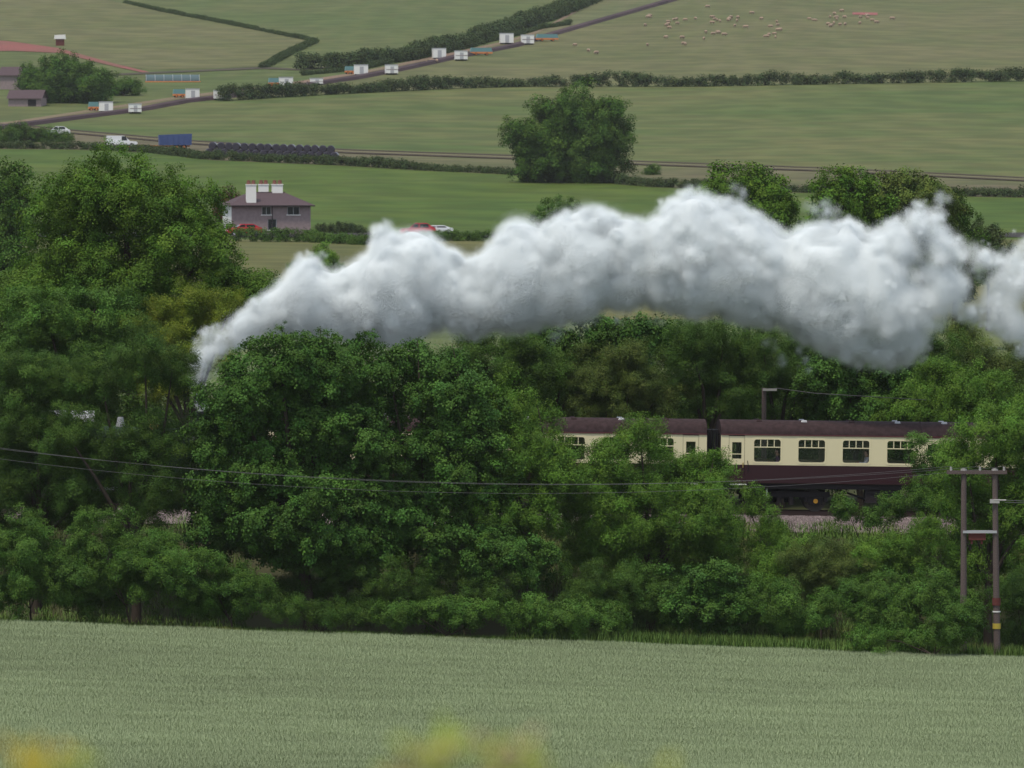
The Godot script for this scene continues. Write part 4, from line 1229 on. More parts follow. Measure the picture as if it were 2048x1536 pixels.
# ---------------------------------------------------------------- crops and ground cover
func tuft(sd: int, blades: int, high: float, wide: float, thick: float, ears: bool) -> ArrayMesh:
	var r := RandomNumberGenerator.new(); r.seed = sd
	var g := G.new()
	for i in blades:
		var p := Vector3(r.randf_range(-1, 1) * wide, 0, r.randf_range(-1, 1) * wide)
		var h := high * r.randf_range(0.86, 1.06)
		var lean := Vector3(r.randfn() * 0.2, 1, r.randfn() * 0.2).normalized()
		var side := lean.cross(Vector3(r.randfn(), 0, r.randfn())).normalized() * thick
		var nn := (Vector3(r.randfn() * 0.5, 0.7, r.randfn() * 0.5)).normalized()
		var k := r.randf_range(0.85, 1.12)
		g.tint = Color(k, k, k)
		var m := p + lean * h * 0.6; var e := p + lean * h + Vector3(r.randfn(), -0.2, r.randfn()) * high * 0.14
		g.tri_n(p - side, p + side, m, nn, nn, nn)
		g.tri_n(m - side * 0.9, m + side * 0.9, e, nn, nn, nn)
		if ears:
			g.tint = Color(k * 1.1, k * 1.06, k * 1.05)
			var q := p + lean * h * 0.97
			g.tri_n(q - side * 0.9, q + side * 0.9, q + lean * 0.1, nn, nn, nn)
	return g.mesh()

func crops() -> void:
	var g := G.new()
	var cols := 60; var rows := 60
	for i in cols:
		for j in rows:
			var p := []
			for k in [[0, 0], [1, 0], [1, 1], [0, 1]]:
				var x: float = lerpf(-70, 70, float(i + k[0]) / cols); var z: float = lerpf(-165, -282.5, float(j + k[1]) / rows)
				p.append(Vector3(x, land(x, z) + 0.03, z))
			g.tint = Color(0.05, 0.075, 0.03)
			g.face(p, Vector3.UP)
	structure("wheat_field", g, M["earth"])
	var xf := []; var tints := []
	var z := -208.0
	while z > -282.3:
		var hw := -z * 0.0727 + 3.5
		var x := -hw
		while x < hw:
			var w := Vector3(x + rng.randf_range(-0.3, 0.3), 0, z + rng.randf_range(-0.3, 0.3))
			var tram := absf(fmod(absf(w.z + w.x * 0.05) + 1000.0, 24.0) - 12.0)
			if tram > 0.2 and w.z > -282.4 + 0.5 * noise.get_noise_2d(w.x * 25.0, 5.0):
				w.y = land(w.x, w.z) + 0.02
				var n1 := noise.get_noise_2d(w.x * 2.2, w.z * 1.4); var n2 := noise.get_noise_2d(w.x * 9.0 + 50, w.z * 30.0) + noise.get_noise_2d(w.x * 30.0, w.z * 60.0 + 70) * 0.5
				var hh := 1.0 + n1 * 0.12 + n2 * 0.14
				xf.append(Transform3D(Basis(Vector3.UP, rng.randf() * TAU).scaled(Vector3(1.1, hh, 1.1)), w))
				var k := 1.0 + n1 * 0.22 + n2 * 0.16 + rng.randf_range(-0.05, 0.05)
				tints.append(Color(0.305 * k, 0.37 * k, 0.222 * k))
			x += 0.24
		z -= 0.2
	var o := many("wheat_crop", tuft(3, 70, 0.62, 0.17, 0.0038, true), M["wheat"], xf, self, tints)
	tag(o, "pale blue green young wheat filling the field in front of the trees", "wheat", "", "stuff")
	# rough grass on the bank and the verge
	xf = []; tints = []
	for i in 12000:
		var x := rng.randf_range(-24, 24); var zz := rng.randf_range(-297.2, -282.4)
		if x < 0 and rng.randf() < 0.55: zz = rng.randf_range(-284.4, -282.4)
		elif x < 0 and (x > -11 or rng.randf() < 0.4): continue
		if x > 0 and rng.randf() < 0.35: zz = rng.randf_range(-284.6, -282.4)
		var q := across(x, zz)
		if q < 3.1: continue
		var big := rng.randf_range(0.6, 1.3) * (1.5 if zz > -284.7 and x > 1.5 else 1.0)
		xf.append(Transform3D(Basis(Vector3.UP, rng.randf() * TAU).scaled(Vector3(1.2, big, 1.2)), Vector3(x, land(x, zz), zz)))
		var c := tinted("grass", 0.25)
		if noise.get_noise_2d(x * 6, zz * 6) > 0.1: c = c.lerp(Color(0.2, 0.17, 0.07), 0.4)
		tints.append(c)
	o = many("rough_grass", tuft(5, 18, 0.6, 0.24, 0.014, false), M["wheat"], xf, self, tints)
	tag(o, "rough green grass on the railway bank and field verge", "grass", "", "stuff")

func ground() -> void:
	var xs := []; var zs := []
	var x := -40.0
	while x <= 40.0: xs.append(x); x += 1.25
	for k in [48.0, 60.0, 76.0, 96.0, 120.0, 150.0, 190.0, 240.0, 300.0, 380.0, 480.0, 620.0]: xs.append(k); xs.push_front(-k)
	for k in [60.0, 30.0, 10.0, 0.0]: zs.append(k)
	var d := 6.0
	while d < 276.0: zs.append(-d); d += 6.0
	d = 276.0
	while d < 320.0: zs.append(-d); d += 0.6
	while d < 2000.0: zs.append(-d); d += 6.0 if d < 1000 else 10.0
	while d < 3500.0: zs.append(-d); d += 50.0
	var h := []
	for zz in zs:
		var row := []
		for xx in xs: row.append(Vector3(xx, land(xx, zz), zz))
		h.append(row)
	var v := PackedVector3Array(); var nn := PackedVector3Array(); var c := PackedColorArray(); var idx := PackedInt32Array()
	for j in zs.size():
		for i in xs.size():
			var p: Vector3 = h[j][i]
			v.append(p)
			var a: Vector3 = h[j][mini(i + 1, xs.size() - 1)] - h[j][maxi(i - 1, 0)]
			var b: Vector3 = h[mini(j + 1, zs.size() - 1)][i] - h[maxi(j - 1, 0)][i]
			nn.append(a.cross(-b).normalized() if a.cross(-b).y < 0 else b.cross(a).normalized() if b.cross(a).y > 0 else a.cross(b).normalized())
			var t := clampf(noise.get_noise_2d(p.x * 0.8, p.z * 0.8) + 0.5, 0, 1)
			var q := across(p.x, p.z)
			c.append(Color(0.075, 0.06, 0.042).lerp(Color(0.06, 0.075, 0.03), t) if q < 20 and q > -40 else Color(0.10, 0.135, 0.05).lerp(Color(0.13, 0.14, 0.06), t))
	for i in nn.size():
		if nn[i].y < 0: nn[i] = -nn[i]
	var w := xs.size()
	for j in zs.size() - 1:
		for i in w - 1:
			var a := j * w + i
			idx.append_array([a, a + w, a + 1, a + 1, a + w, a + w + 1])
	var arr := []; arr.resize(Mesh.ARRAY_MAX)
	arr[Mesh.ARRAY_VERTEX] = v; arr[Mesh.ARRAY_NORMAL] = nn; arr[Mesh.ARRAY_COLOR] = c; arr[Mesh.ARRAY_INDEX] = idx
	var m := ArrayMesh.new(); m.add_surface_from_arrays(Mesh.PRIMITIVE_TRIANGLES, arr)
	structure("ground", m, M["ground"])


# ---------------------------------------------------------------- the whole scene
const TRACK := [[-250, 235], [60, 253], [137, 261], [273, 273], [386, 283], [533, 292], [697, 301], [1013, 312], [1300, 325], [1665, 338], [2030, 356], [2300, 370]]
const LOWER_HEDGE := [[-250, 296], [22, 298], [150, 299], [300, 305], [420, 320], [680, 331], [860, 342], [1020, 349], [1300, 374], [1570, 385], [1920, 393], [2300, 400]]
const LANE := [[-250, 285], [22, 256], [284, 222], [369, 206], [455, 196], [560, 182], [646, 168], [716, 158], [802, 141], [911, 117], [1029, 94], [1107, 70], [1302, 14], [1400, -14]]
const DIRT := [[-250, 275], [22, 246], [200, 219], [360, 195], [560, 171], [720, 146], [880, 113], [1013, 84], [1080, 62], [1120, 40], [1170, 12], [1230, -24]]
const UPPER_HEDGE := [[440, 203], [600, 193], [760, 185], [900, 178], [1050, 174], [1250, 174], [1400, 174], [1600, 170], [1800, 167], [2060, 163], [2300, 158]]

func shifted(line: Array, dy: float) -> Array:
	var o := []
	for p in line: o.append([p[0], p[1] + dy])
	return o

func cut(line: Array, x0: float, x1: float, gap := 60.0) -> Array:
	var o := []
	var x := x0
	while x < x1: o.append([x, poly_at(line, x)]); x += gap
	o.append([x1, poly_at(line, x1)])
	return o

func _ready() -> void:
	# camera
	look = Basis(Vector3.RIGHT, PITCH)
	var cam := Camera3D.new()
	cam.name = "camera"
	add_child(cam)
	cam.transform = Transform3D(look, EYE)
	cam.fov = rad_to_deg(2.0 * atan(768.0 / FOCAL))
	cam.near = 0.5; cam.far = 6000.0
	# sky, exposure, lens
	var we := WorldEnvironment.new()
	we.name = "world"
	var env := Environment.new()
	env.tonemap_mode = Environment.TONE_MAPPER_LINEAR
	env.tonemap_exposure = 1.12
	env.background_mode = Environment.BG_SKY
	var sky := Sky.new()
	var sm := ProceduralSkyMaterial.new()
	sm.sky_top_color = Color(0.82, 0.87, 0.94)
	sm.sky_horizon_color = Color(0.74, 0.78, 0.83)
	sm.sky_curve = 0.25
	sm.ground_bottom_color = Color(0.25, 0.27, 0.2)
	sm.ground_horizon_color = Color(0.4, 0.42, 0.38)
	sky.sky_material = sm
	env.sky = sky
	env.fog_enabled = true
	env.fog_mode = Environment.FOG_MODE_EXPONENTIAL
	env.fog_density = 0.000035
	env.fog_light_color = Color(0.82, 0.83, 0.83)
	env.sdfgi_enabled = true; env.ssao_enabled = true; env.ssil_enabled = true
	we.environment = env
	var lens := CameraAttributesPhysical.new()
	lens.frustum_focal_length = 220.0
	lens.frustum_focus_distance = 299.0
	lens.exposure_aperture = 4.4
	we.camera_attributes = lens
	add_child(we)
	# a hazy sun behind thin cloud, high on the left
	var sun := DirectionalLight3D.new()
	sun.name = "sun"
	sun.light_energy = 0.8
	sun.light_angular_distance = 7.0
	sun.light_color = Color(1.0, 0.96, 0.9)
	sun.shadow_enabled = true
	sun.rotation_degrees = Vector3(-66, -38, 0)
	add_child(sun)

	rng.seed = 11
	noise.seed = 3; noise.frequency = 0.01; noise.fractal_octaves = 3
	make_materials()
	for c in [[130, 0.24, 0.75, 0.62], [190, 0.19, 0.8, 0.5], [100, 0.30, 0.7, 0.85], [140, 0.23, 0.85, 0.5]]: clumps.append(leaf_clump(100 + clumps.size(), c[0], c[1], c[2], c[3]))
	for i in 3: far_clumps.append(leaf_clump(200 + i, 110, 0.3, 0.8))

	# the land and its fields
	ground()
	var road_hedge := [[-250, 478], [480, 480], [620, 482], [735, 488], [885, 480], [1060, 480], [2300, 480]]
	field("rough_meadow", [[-250, 640], [2300, 640]], shifted(road_hedge, -3), -250, 2300, 14, Color(0.098, 0.106, 0.036), Color(0.128, 0.123, 0.046), 0.04)
	field("house_pasture", road_hedge, LOWER_HEDGE, -250, 2300, 26, Color(0.064, 0.106, 0.020), Color(0.088, 0.118, 0.026), 0.05)
	field("track_verge", shifted(LOWER_HEDGE, 1), shifted(TRACK, -1), -250, 2300, 8, Color(0.128, 0.107, 0.068), Color(0.111, 0.115, 0.052), 0.065)
	var meadow_top := [[-250, 285], [22, 256], [284, 222], [369, 206], [440, 200], [600, 191], [760, 183], [900, 176], [1050, 172], [1250, 172], [1600, 168], [2060, 161], [2300, 156]]
	field("middle_pasture", TRACK, meadow_top, -250, 2300, 34, Color(0.077, 0.111, 0.033), Color(0.123, 0.129, 0.050), 0.08)
	field("upper_pasture", shifted(UPPER_HEDGE, 2), [[440, 197], [455, 196], [560, 182], [646, 168], [716, 158], [802, 141], [911, 117], [1029, 94], [1107, 70], [1302, 14], [1400, -14], [1700, -100], [2300, -100]], 445, 2300, 34, Color(0.109, 0.118, 0.048), Color(0.137, 0.130, 0.062), 0.05)
	field("lane_verge", LANE, DIRT, -250, 1330, 6, Color(0.111, 0.128, 0.056), Color(0.153, 0.136, 0.072), 0.095)
	field("hill_field", shifted(DIRT, 2), [[-250, -100], [1300, -100]], -250, 1230, 34, Color(0.084, 0.113, 0.038), Color(0.106, 0.120, 0.046), 0.065)
	field("pale_field", [[-250, 66], [22, 82], [120, 100], [219, 127], [297, 141], [526, 134], [624, 84]], [[-250, -92], [200, -2], [321, 22], [629, 83]], -250, 622, 22, Color(0.112, 0.121, 0.048), Color(0.133, 0.129, 0.060), 0.11)
	# tracks of red earth
	field("dirt_track", shifted(DIRT, 3.5), shifted(DIRT, -1.5), -250, 1230, 2, Color(0.30, 0.2, 0.15), Color(0.24, 0.2, 0.12), 0.14, "earth")
	field("red_earth_track", [[-250, 112], [22, 103], [120, 107], [219, 132], [297, 149]], [[-250, 66], [22, 84], [120, 98], [219, 126], [297, 145]], -250, 297, 4, Color(0.36, 0.12, 0.11), Color(0.27, 0.13, 0.10), 0.16, "earth")
	field("field_path", [[212, 153], [526, 139], [598, 142], [700, 134]], [[212, 149.5], [526, 135], [598, 139], [700, 131]], 212, 700, 2, Color(0.09, 0.085, 0.06), Color(0.12, 0.10, 0.07), 0.16, "earth")
	for k in 2:
		field("wheel_track", shifted(TRACK, 1.2 + 6 * k), shifted(TRACK, -0.6 + 6 * k), -250, 2300, 1, Color(0.085, 0.06, 0.05), Color(0.1, 0.075, 0.055), 0.17, "earth")
	field("track_strip", shifted(TRACK, 4.6), shifted(TRACK, 1.4), -250, 2300, 1, Color(0.2, 0.175, 0.10), Color(0.18, 0.17, 0.09), 0.13, "earth")
	field("road", [[-250, 474], [480, 476], [1060, 476], [2300, 476]], [[-250, 466], [480, 467], [1060, 467], [2300, 467]], -250, 2300, 2, Color(0.06, 0.055, 0.055), Color(0.08, 0.075, 0.07), 0.12, "earth")
	field("red_earth_patch", [[1705, 30], [1755, 31]], [[1705, 25.5], [1755, 26]], 1705, 1755, 2, Color(0.42, 0.13, 0.13), Color(0.36, 0.15, 0.13), 0.12, "earth", 8.0)

	# hedges of the hillside
	hedge("field_hedge", "long dark hedge between the middle pasture and the upper pasture", cut(UPPER_HEDGE, 440, 2300), "hedge", 2.1, 2.4, 1.0, 6)
	hedge("hill_hedge", "dark overgrown hedge climbing the hill beside the red track", [[592, 140], [700, 136], [820, 121], [930, 95], [1030, 62], [1110, 35], [1180, 6], [1260, -30]], "hedge", 3.0, 3.5, 1.3, 6)
	hedge("lane_hedge", "thin dark hedge along the far side of the lane", [[600, 152], [720, 141], [860, 108], [1000, 80], [1085, 58], [1140, 50]], "hedge", 0.9, 1.2, 0.6, 7)
	hedge("track_hedge", "low hedge between the green pasture and the farm track", cut(LOWER_HEDGE, -250, 2300), "hedge", 1.0, 1.8, 0.7, 7)
	hedge("road_hedge", "trimmed green hedge in front of the mauve house", [[470, 484], [620, 485], [735, 491], [885, 483], [1000, 483], [1100, 483]], "deep", 1.15, 1.6, 0.55, 10)
	hedge("boundary_hedge", "thin hedge running down from the hilltop to the field corner", [[250, 6], [321, 23], [420, 42], [540, 66], [629, 84]], "hedge", 0.7, 1.0, 0.6, 6)
	hedge("corner_hedge", "short hedge from the field corner down to the path", [[629, 85], [580, 108], [526, 137]], "hedge", 0.9, 2.0, 0.7, 7)
	# bank of dark earth along the lane
	var bank := G.new()
	var line := cut(LANE, -250, 1390, 20.0)
	for i in line.size() - 1:
		var a := ground_at(line[i][0], line[i][1]); var b := ground_at(line[i + 1][0], line[i + 1][1])
		var side := (b - a).cross(Vector3.UP).normalized()
		var hh := 0.75
		var sec := [[1.2, -0.2], [0.7, hh * 0.8], [-0.5, hh], [-1.3, -0.2]]
		var k := rng.randf_range(0.85, 1.15)
		bank.tint = Color(0.098 * k, 0.066 * k, 0.074 * k)
		for j in 3:
			bank.quad(a + side * sec[j][0] + Vector3(0, sec[j][1], 0), b + side * sec[j][0] + Vector3(0, sec[j][1], 0), b + side * sec[j + 1][0] + Vector3(0, sec[j + 1][1], 0), a + side * sec[j + 1][0] + Vector3(0, sec[j + 1][1], 0))
	structure("earth_bank", bank, M["earth"])

	railway()
	var right := coach("railway_carriage", "brown and cream carriage with four clear windows, nearer the twin pole", 8.77, 1.0)
	coach("railway_carriage", "brown and cream carriage mostly hidden behind the trees", 8.17, -1.0)
	locomotive(-12.1)
	passenger("person in a pale shirt leaning on the table at the third carriage window", right.transform * Transform3D(Basis(Vector3.UP, PI), Vector3(5.76 + 0.52, 1.72, 0.86)), "shirt_pale", 1.0)
	passenger("person in a plum shirt sitting at the first carriage window", right.transform * Transform3D(Basis(Vector3.UP, PI), Vector3(1.98 + 0.5, 1.72, 0.84)), "shirt_plum", 0.6)
	house()
	farm()
	sheep()
	poles()
	plants()
	crops()
	steam()

func plants() -> void:
	# far trees
	var oak := ground_at(1140, 366)
	tree("oak_tree", "large round oak standing alone on the green pasture", "tree", -oak.z, 1140, "deep", [[1145, 228, 78, 46], [1080, 262, 66, 55], [1202, 250, 56, 58], [1140, 300, 108, 58], [1066, 316, 50, 44], [1218, 322, 46, 40], [1130, 335, 90, 30]], 1.15, 1.3, "", 0.6)
	var dark := ground_at(130, 206)
	tree("dark_tree", "dark spreading tree beside the grey roofed barn", "tree", -dark.z, 130, "deep", [[108, 148, 58, 34], [160, 165, 58, 40], [80, 172, 42, 30], [190, 187, 38, 22], [120, 188, 60, 20]], 1.2, 1.3, "", 0.5)
	var bush := ground_at(250, 192)
	tree("round_bush", "small round bush to one side of the dark tree", "bush", -bush.z, 250, "deep", [[250, 172, 34, 18], [225, 180, 22, 13]], 0.9, 1.2, "", 0.2)
	var lb := ground_at(70, 285)
	tree("low_bush", "low dark bush below the white estate car", "bush", -lb.z, 70, "deep", [[50, 270, 40, 13], [100, 277, 45, 10], [0, 265, 40, 14]], 0.8, 1.2, "", 0.15)
	var nb := ground_at(1300, 350)
	tree("low_bush", "tiny bush on the verge next to the round oak", "bush", -nb.z, 1300, "deep", [[1302, 343, 16, 6]], 0.6, 1.2, "", 0.1)
	var cp := ground_at(455, 466)
	tree("copper_bush", "brown leaved bush behind the corner of the mauve house", "bush", -cp.z + 14, 458, "copper", [[458, 400, 26, 18], [450, 425, 22, 24]], 0.6, 1.3, "", 0.15)
	tree("conifer", "dark grey conifer at the edge of the picture", "tree", 520, 25, "deep", [[22, 370, 22, 42], [20, 420, 42, 45], [30, 480, 45, 50], [0, 540, 60, 60]], 0.8, 1.3, "", 0.3)
	tree("field_bush", "rounded dark bush above the crest of the steam", "bush", 700, 1115, "deep", [[1118, 424, 48, 24], [1088, 438, 32, 18], [1140, 450, 50, 25]], 0.6, 1.3, "", 0.2)
	tree("field_bush", "leafy bush in the meadow just above the steam", "bush", 610, 650, "light", [[652, 520, 36, 22], [612, 532, 28, 18], [660, 550, 50, 24]], 0.5, 1.2, "", 0.15)
	tree("hedgerow_bush", "low scrub beside the house hedge", "bush", 800, 670, "hedge", [[670, 458, 38, 7], [700, 462, 40, 6]], 0.5, 1.2, "", 0.1)
	tree("hedgerow_tree", "bushy tree behind the highest crest of the steam", "tree", 450, 1490, "oak", [[1445, 382, 52, 36], [1505, 388, 62, 44], [1545, 425, 44, 42], [1470, 450, 80, 60], [1560, 480, 60, 55], [1500, 560, 90, 70]], 0.65, 1.2, "", 0.3)
	tree("hedgerow_tree", "round topped tree standing behind the thinning steam", "tree", 440, 1700, "oak", [[1702, 372, 50, 30], [1684, 410, 58, 44], [1736, 425, 52, 48], [1690, 480, 80, 60], [1700, 560, 90, 70]], 0.65, 1.2, "", 0.3)
	tree("hedgerow_tree", "yellowish tree between the steam and the farm track", "tree", 446, 1830, "olive", [[1820, 380, 62, 34], [1872, 408, 54, 40], [1800, 430, 60, 44], [1850, 480, 80, 60], [1840, 560, 90, 70]], 0.65, 1.2, "", 0.3)
	tree("hedgerow_tree", "narrow dark tree at the end of the hedgerow trees", "tree", 470, 1908, "deep", [[1908, 425, 30, 34], [1915, 480, 42, 45], [1920, 540, 60, 60]], 0.65, 1.2, "", 0.25)
	tree("hedgerow_bush", "dark bush in the gap of the thinning steam", "bush", 500, 1975, "hedge", [[1972, 478, 30, 20], [1990, 520, 45, 40]], 0.6, 1.2, "", 0.15)
	# behind the line, left
	tree("great_oak", "tall spreading oak rising behind the steam column", "tree", 319, 260, "oak", [[235, 372, 100, 66], [165, 430, 100, 90], [335, 420, 100, 85], [105, 530, 105, 110], [250, 500, 150, 120], [395, 520, 90, 85], [462, 580, 66, 66], [180, 620, 150, 100], [340, 620, 130, 90], [520, 590, 45, 50], [60, 640, 90, 100]], 0.55, 1.05, "", 0.45)
	tree("ash_tree", "yellow green tree beside the start of the steam", "tree", 309, 370, "yellow", [[365, 612, 62, 46], [425, 632, 58, 44], [310, 660, 60, 52], [400, 690, 70, 50], [460, 612, 36, 30], [330, 750, 80, 60]], 0.42, 1.0, "", 0.18)
	tree("leafy_tree", "broad mid green tree left of the yellow green one", "tree", 310, 130, "bramble", [[95, 632, 90, 66], [190, 618, 90, 60], [50, 720, 90, 80], [170, 720, 110, 80], [260, 690, 60, 60], [120, 810, 120, 60]], 0.45, 1.0, "", 0.25)
	# behind the line, right
	tree("lineside_tree", "dull green tree behind the first hidden carriage", "tree", 309, 990, "deep", [[945, 705, 60, 52], [1035, 712, 72, 58], [990, 780, 100, 62], [1085, 770, 66, 56], [900, 760, 60, 50], [1110, 720, 40, 36]], 0.42, 1.0, "lineside trees behind the train", 0.16)
	tree("lineside_tree", "olive bramble covered tree behind the carriage roof", "tree", 308.5, 1230, "olive", [[1185, 735, 60, 56], [1262, 745, 80, 62], [1210, 800, 90, 50], [1310, 800, 80, 46]], 0.4, 1.0, "lineside trees behind the train", 0.14)
	tree("lineside_tree", "bright leaved tree above the gap in the olive brambles", "tree", 311, 1240, "sycamore", [[1180, 672, 44, 36], [1235, 660, 40, 34], [1290, 668, 50, 40], [1230, 720, 90, 50]], 0.42, 1.0, "lineside trees behind the train", 0.14)
	tree("lineside_tree", "ivy clad tree above the gap between the carriages", "tree", 309.5, 1412, "deep", [[1378, 680, 52, 60], [1445, 690, 52, 60], [1390, 770, 70, 60], [1460, 790, 60, 50]], 0.42, 0.9, "lineside trees behind the train", 0.2)
	tree("lineside_tree", "dark tree behind the short telegraph pole", "tree", 311, 1560, "deep", [[1525, 690, 60, 58], [1600, 720, 66, 60], [1500, 780, 60, 56], [1590, 800, 80, 46]], 0.42, 0.95, "lineside trees behind the train", 0.2)
	tree("lineside_tree", "dark bushy tree under the hanging tail of steam", "tree", 310, 1720, "sycamore", [[1690, 745, 66, 50], [1760, 775, 70, 50], [1690, 810, 80, 40], [1640, 770, 50, 50]], 0.42, 1.0, "lineside trees behind the train", 0.16)
	tree("lineside_tree", "brownish tree in the gap below the thin steam", "tree", 316, 1940, "olive", [[1935, 690, 60, 50], [1990, 730, 66, 50], [1900, 740, 60, 50]], 0.45, 1.0, "lineside trees behind the train", 0.2)
	tree("lineside_tree", "bright green tree over the far end of the visible carriage", "tree", 308, 1880, "light", [[1860, 765, 70, 46], [1925, 775, 72, 56], [1850, 825, 76, 40], [1990, 800, 70, 60], [1800, 830, 40, 30], [1920, 850, 60, 40]], 0.42, 1.0, "lineside trees behind the train", 0.16)
	tree("lineside_tree", "mid green tree closing the gap under the crest of the steam", "tree", 312, 1090, "sycamore", [[1080, 690, 60, 40], [1130, 700, 46, 44], [1090, 750, 80, 50], [1160, 740, 40, 40]], 0.42, 1.0, "lineside trees behind the train", 0.16)
	tree("lineside_tree", "deep green tree between the hanging steam and the brownish tree", "tree", 313, 1850, "deep", [[1840, 720, 56, 44], [1890, 705, 46, 46], [1870, 770, 70, 50]], 0.42, 1.0, "lineside trees behind the train", 0.16)
	hedge("lineside_thicket", "dense dark thicket behind the lineside trees", [], "deep", 5.4, 3.0, 0.55, 70, "thicket", [on_land(560, 316), on_land(900, 315), on_land(1300, 314), on_land(1700, 314), on_land(2150, 313)])
	hedge("lineside_thicket", "taller line of dark trees closing the view under the steam", [], "deep", 6.6, 4.0, 0.7, 55, "thicket", [on_land(860, 329), on_land(1300, 329), on_land(1700, 328), on_land(2150, 327)])
	hedge("lineside_thicket", "dense dark thicket behind the hidden locomotive", [], "deep", 5.0, 3.0, 0.55, 70, "thicket", [on_land(-150, 316), on_land(200, 316), on_land(560, 316)])
	# in front of the line
	var fg := "trees between the field and the train"
	tree("trackside_tree", "dark leafy tree at the edge of the picture in front of the locomotive", "tree", 290, 70, "deep", [[60, 760, 90, 80], [30, 860, 90, 90], [120, 880, 100, 80], [60, 960, 120, 90], [150, 760, 70, 50], [60, 1030, 100, 46], [170, 1020, 80, 40]], 0.4, 1.0, fg, 0.2)
	tree("trackside_tree", "dark tree with gaps showing the locomotive behind it", "tree", 288.5, 270, "deep", [[290, 720, 70, 60], [345, 740, 46, 50], [260, 900, 90, 66], [340, 905, 60, 70], [190, 960, 110, 66], [310, 990, 110, 70], [200, 750, 60, 40], [120, 850, 60, 50], [290, 850, 36, 26]], 0.4, 0.9, fg, 0.2)
	tree("sycamore_tree", "broad dark sycamore below the start of the steam", "tree", 287.5, 620, "sycamore", [[560, 722, 90, 58], [475, 790, 84, 74], [650, 735, 96, 66], [440, 880, 66, 80], [600, 830, 160, 100], [500, 940, 130, 100], [690, 880, 130, 110], [590, 1020, 180, 100], [440, 1040, 90, 80], [720, 1030, 130, 100], [560, 1085, 110, 50], [690, 1095, 110, 46]], 0.42, 1.0, fg, 0.32, [[562, 648], [640, 655], [655, 668], [600, 668], [470, 705], [500, 690]])
	tree("trackside_tree", "mid green tree right of the broad sycamore", "tree", 288.5, 860, "sycamore", [[780, 745, 62, 52], [860, 740, 76, 58], [910, 810, 90, 82], [830, 900, 120, 100], [930, 930, 100, 100], [860, 1040, 140, 100]], 0.42, 1.0, fg, 0.25, [[835, 680], [905, 690]])
	tree("trackside_tree", "pale green young tree hiding the end of the hidden carriage", "tree", 290, 1050, "light", [[1010, 815, 56, 60], [1078, 870, 60, 60], [1020, 900, 90, 80], [1100, 940, 70, 70], [1040, 1020, 120, 90]], 0.4, 1.0, fg, 0.16, [[1072, 798], [1105, 845]])
	tree("trackside_tree", "light green tree in front of the gap between the carriages", "tree", 291, 1300, "light", [[1280, 872, 56, 38], [1232, 930, 84, 56], [1330, 940, 84, 56], [1430, 930, 42, 36], [1180, 1000, 90, 70], [1290, 1030, 130, 80], [1420, 1010, 80, 66], [1380, 1090, 120, 66], [1220, 1100, 110, 66]], 0.4, 1.0, fg, 0.18, [[1285, 830], [1432, 893], [1460, 960]])
	tree("trackside_tree", "light green tree behind the twin electricity pole", "tree", 289, 1975, "light", [[1985, 860, 72, 50], [2050, 880, 70, 80], [1935, 930, 56, 60], [1990, 990, 100, 80], [1905, 1020, 46, 60], [2050, 1050, 80, 90], [1960, 1110, 90, 70]], 0.42, 1.0, fg, 0.2, [[1890, 880], [2030, 810]])
	tree("overhanging_sapling", "thin sapling overlapping the carriage's last clear window", "tree", 294, 1860, "bramble", [[1840, 905, 26, 40], [1870, 960, 44, 40], [1840, 1000, 50, 36], [1890, 900, 30, 34]], 0.34, 0.75, fg, 0.07)
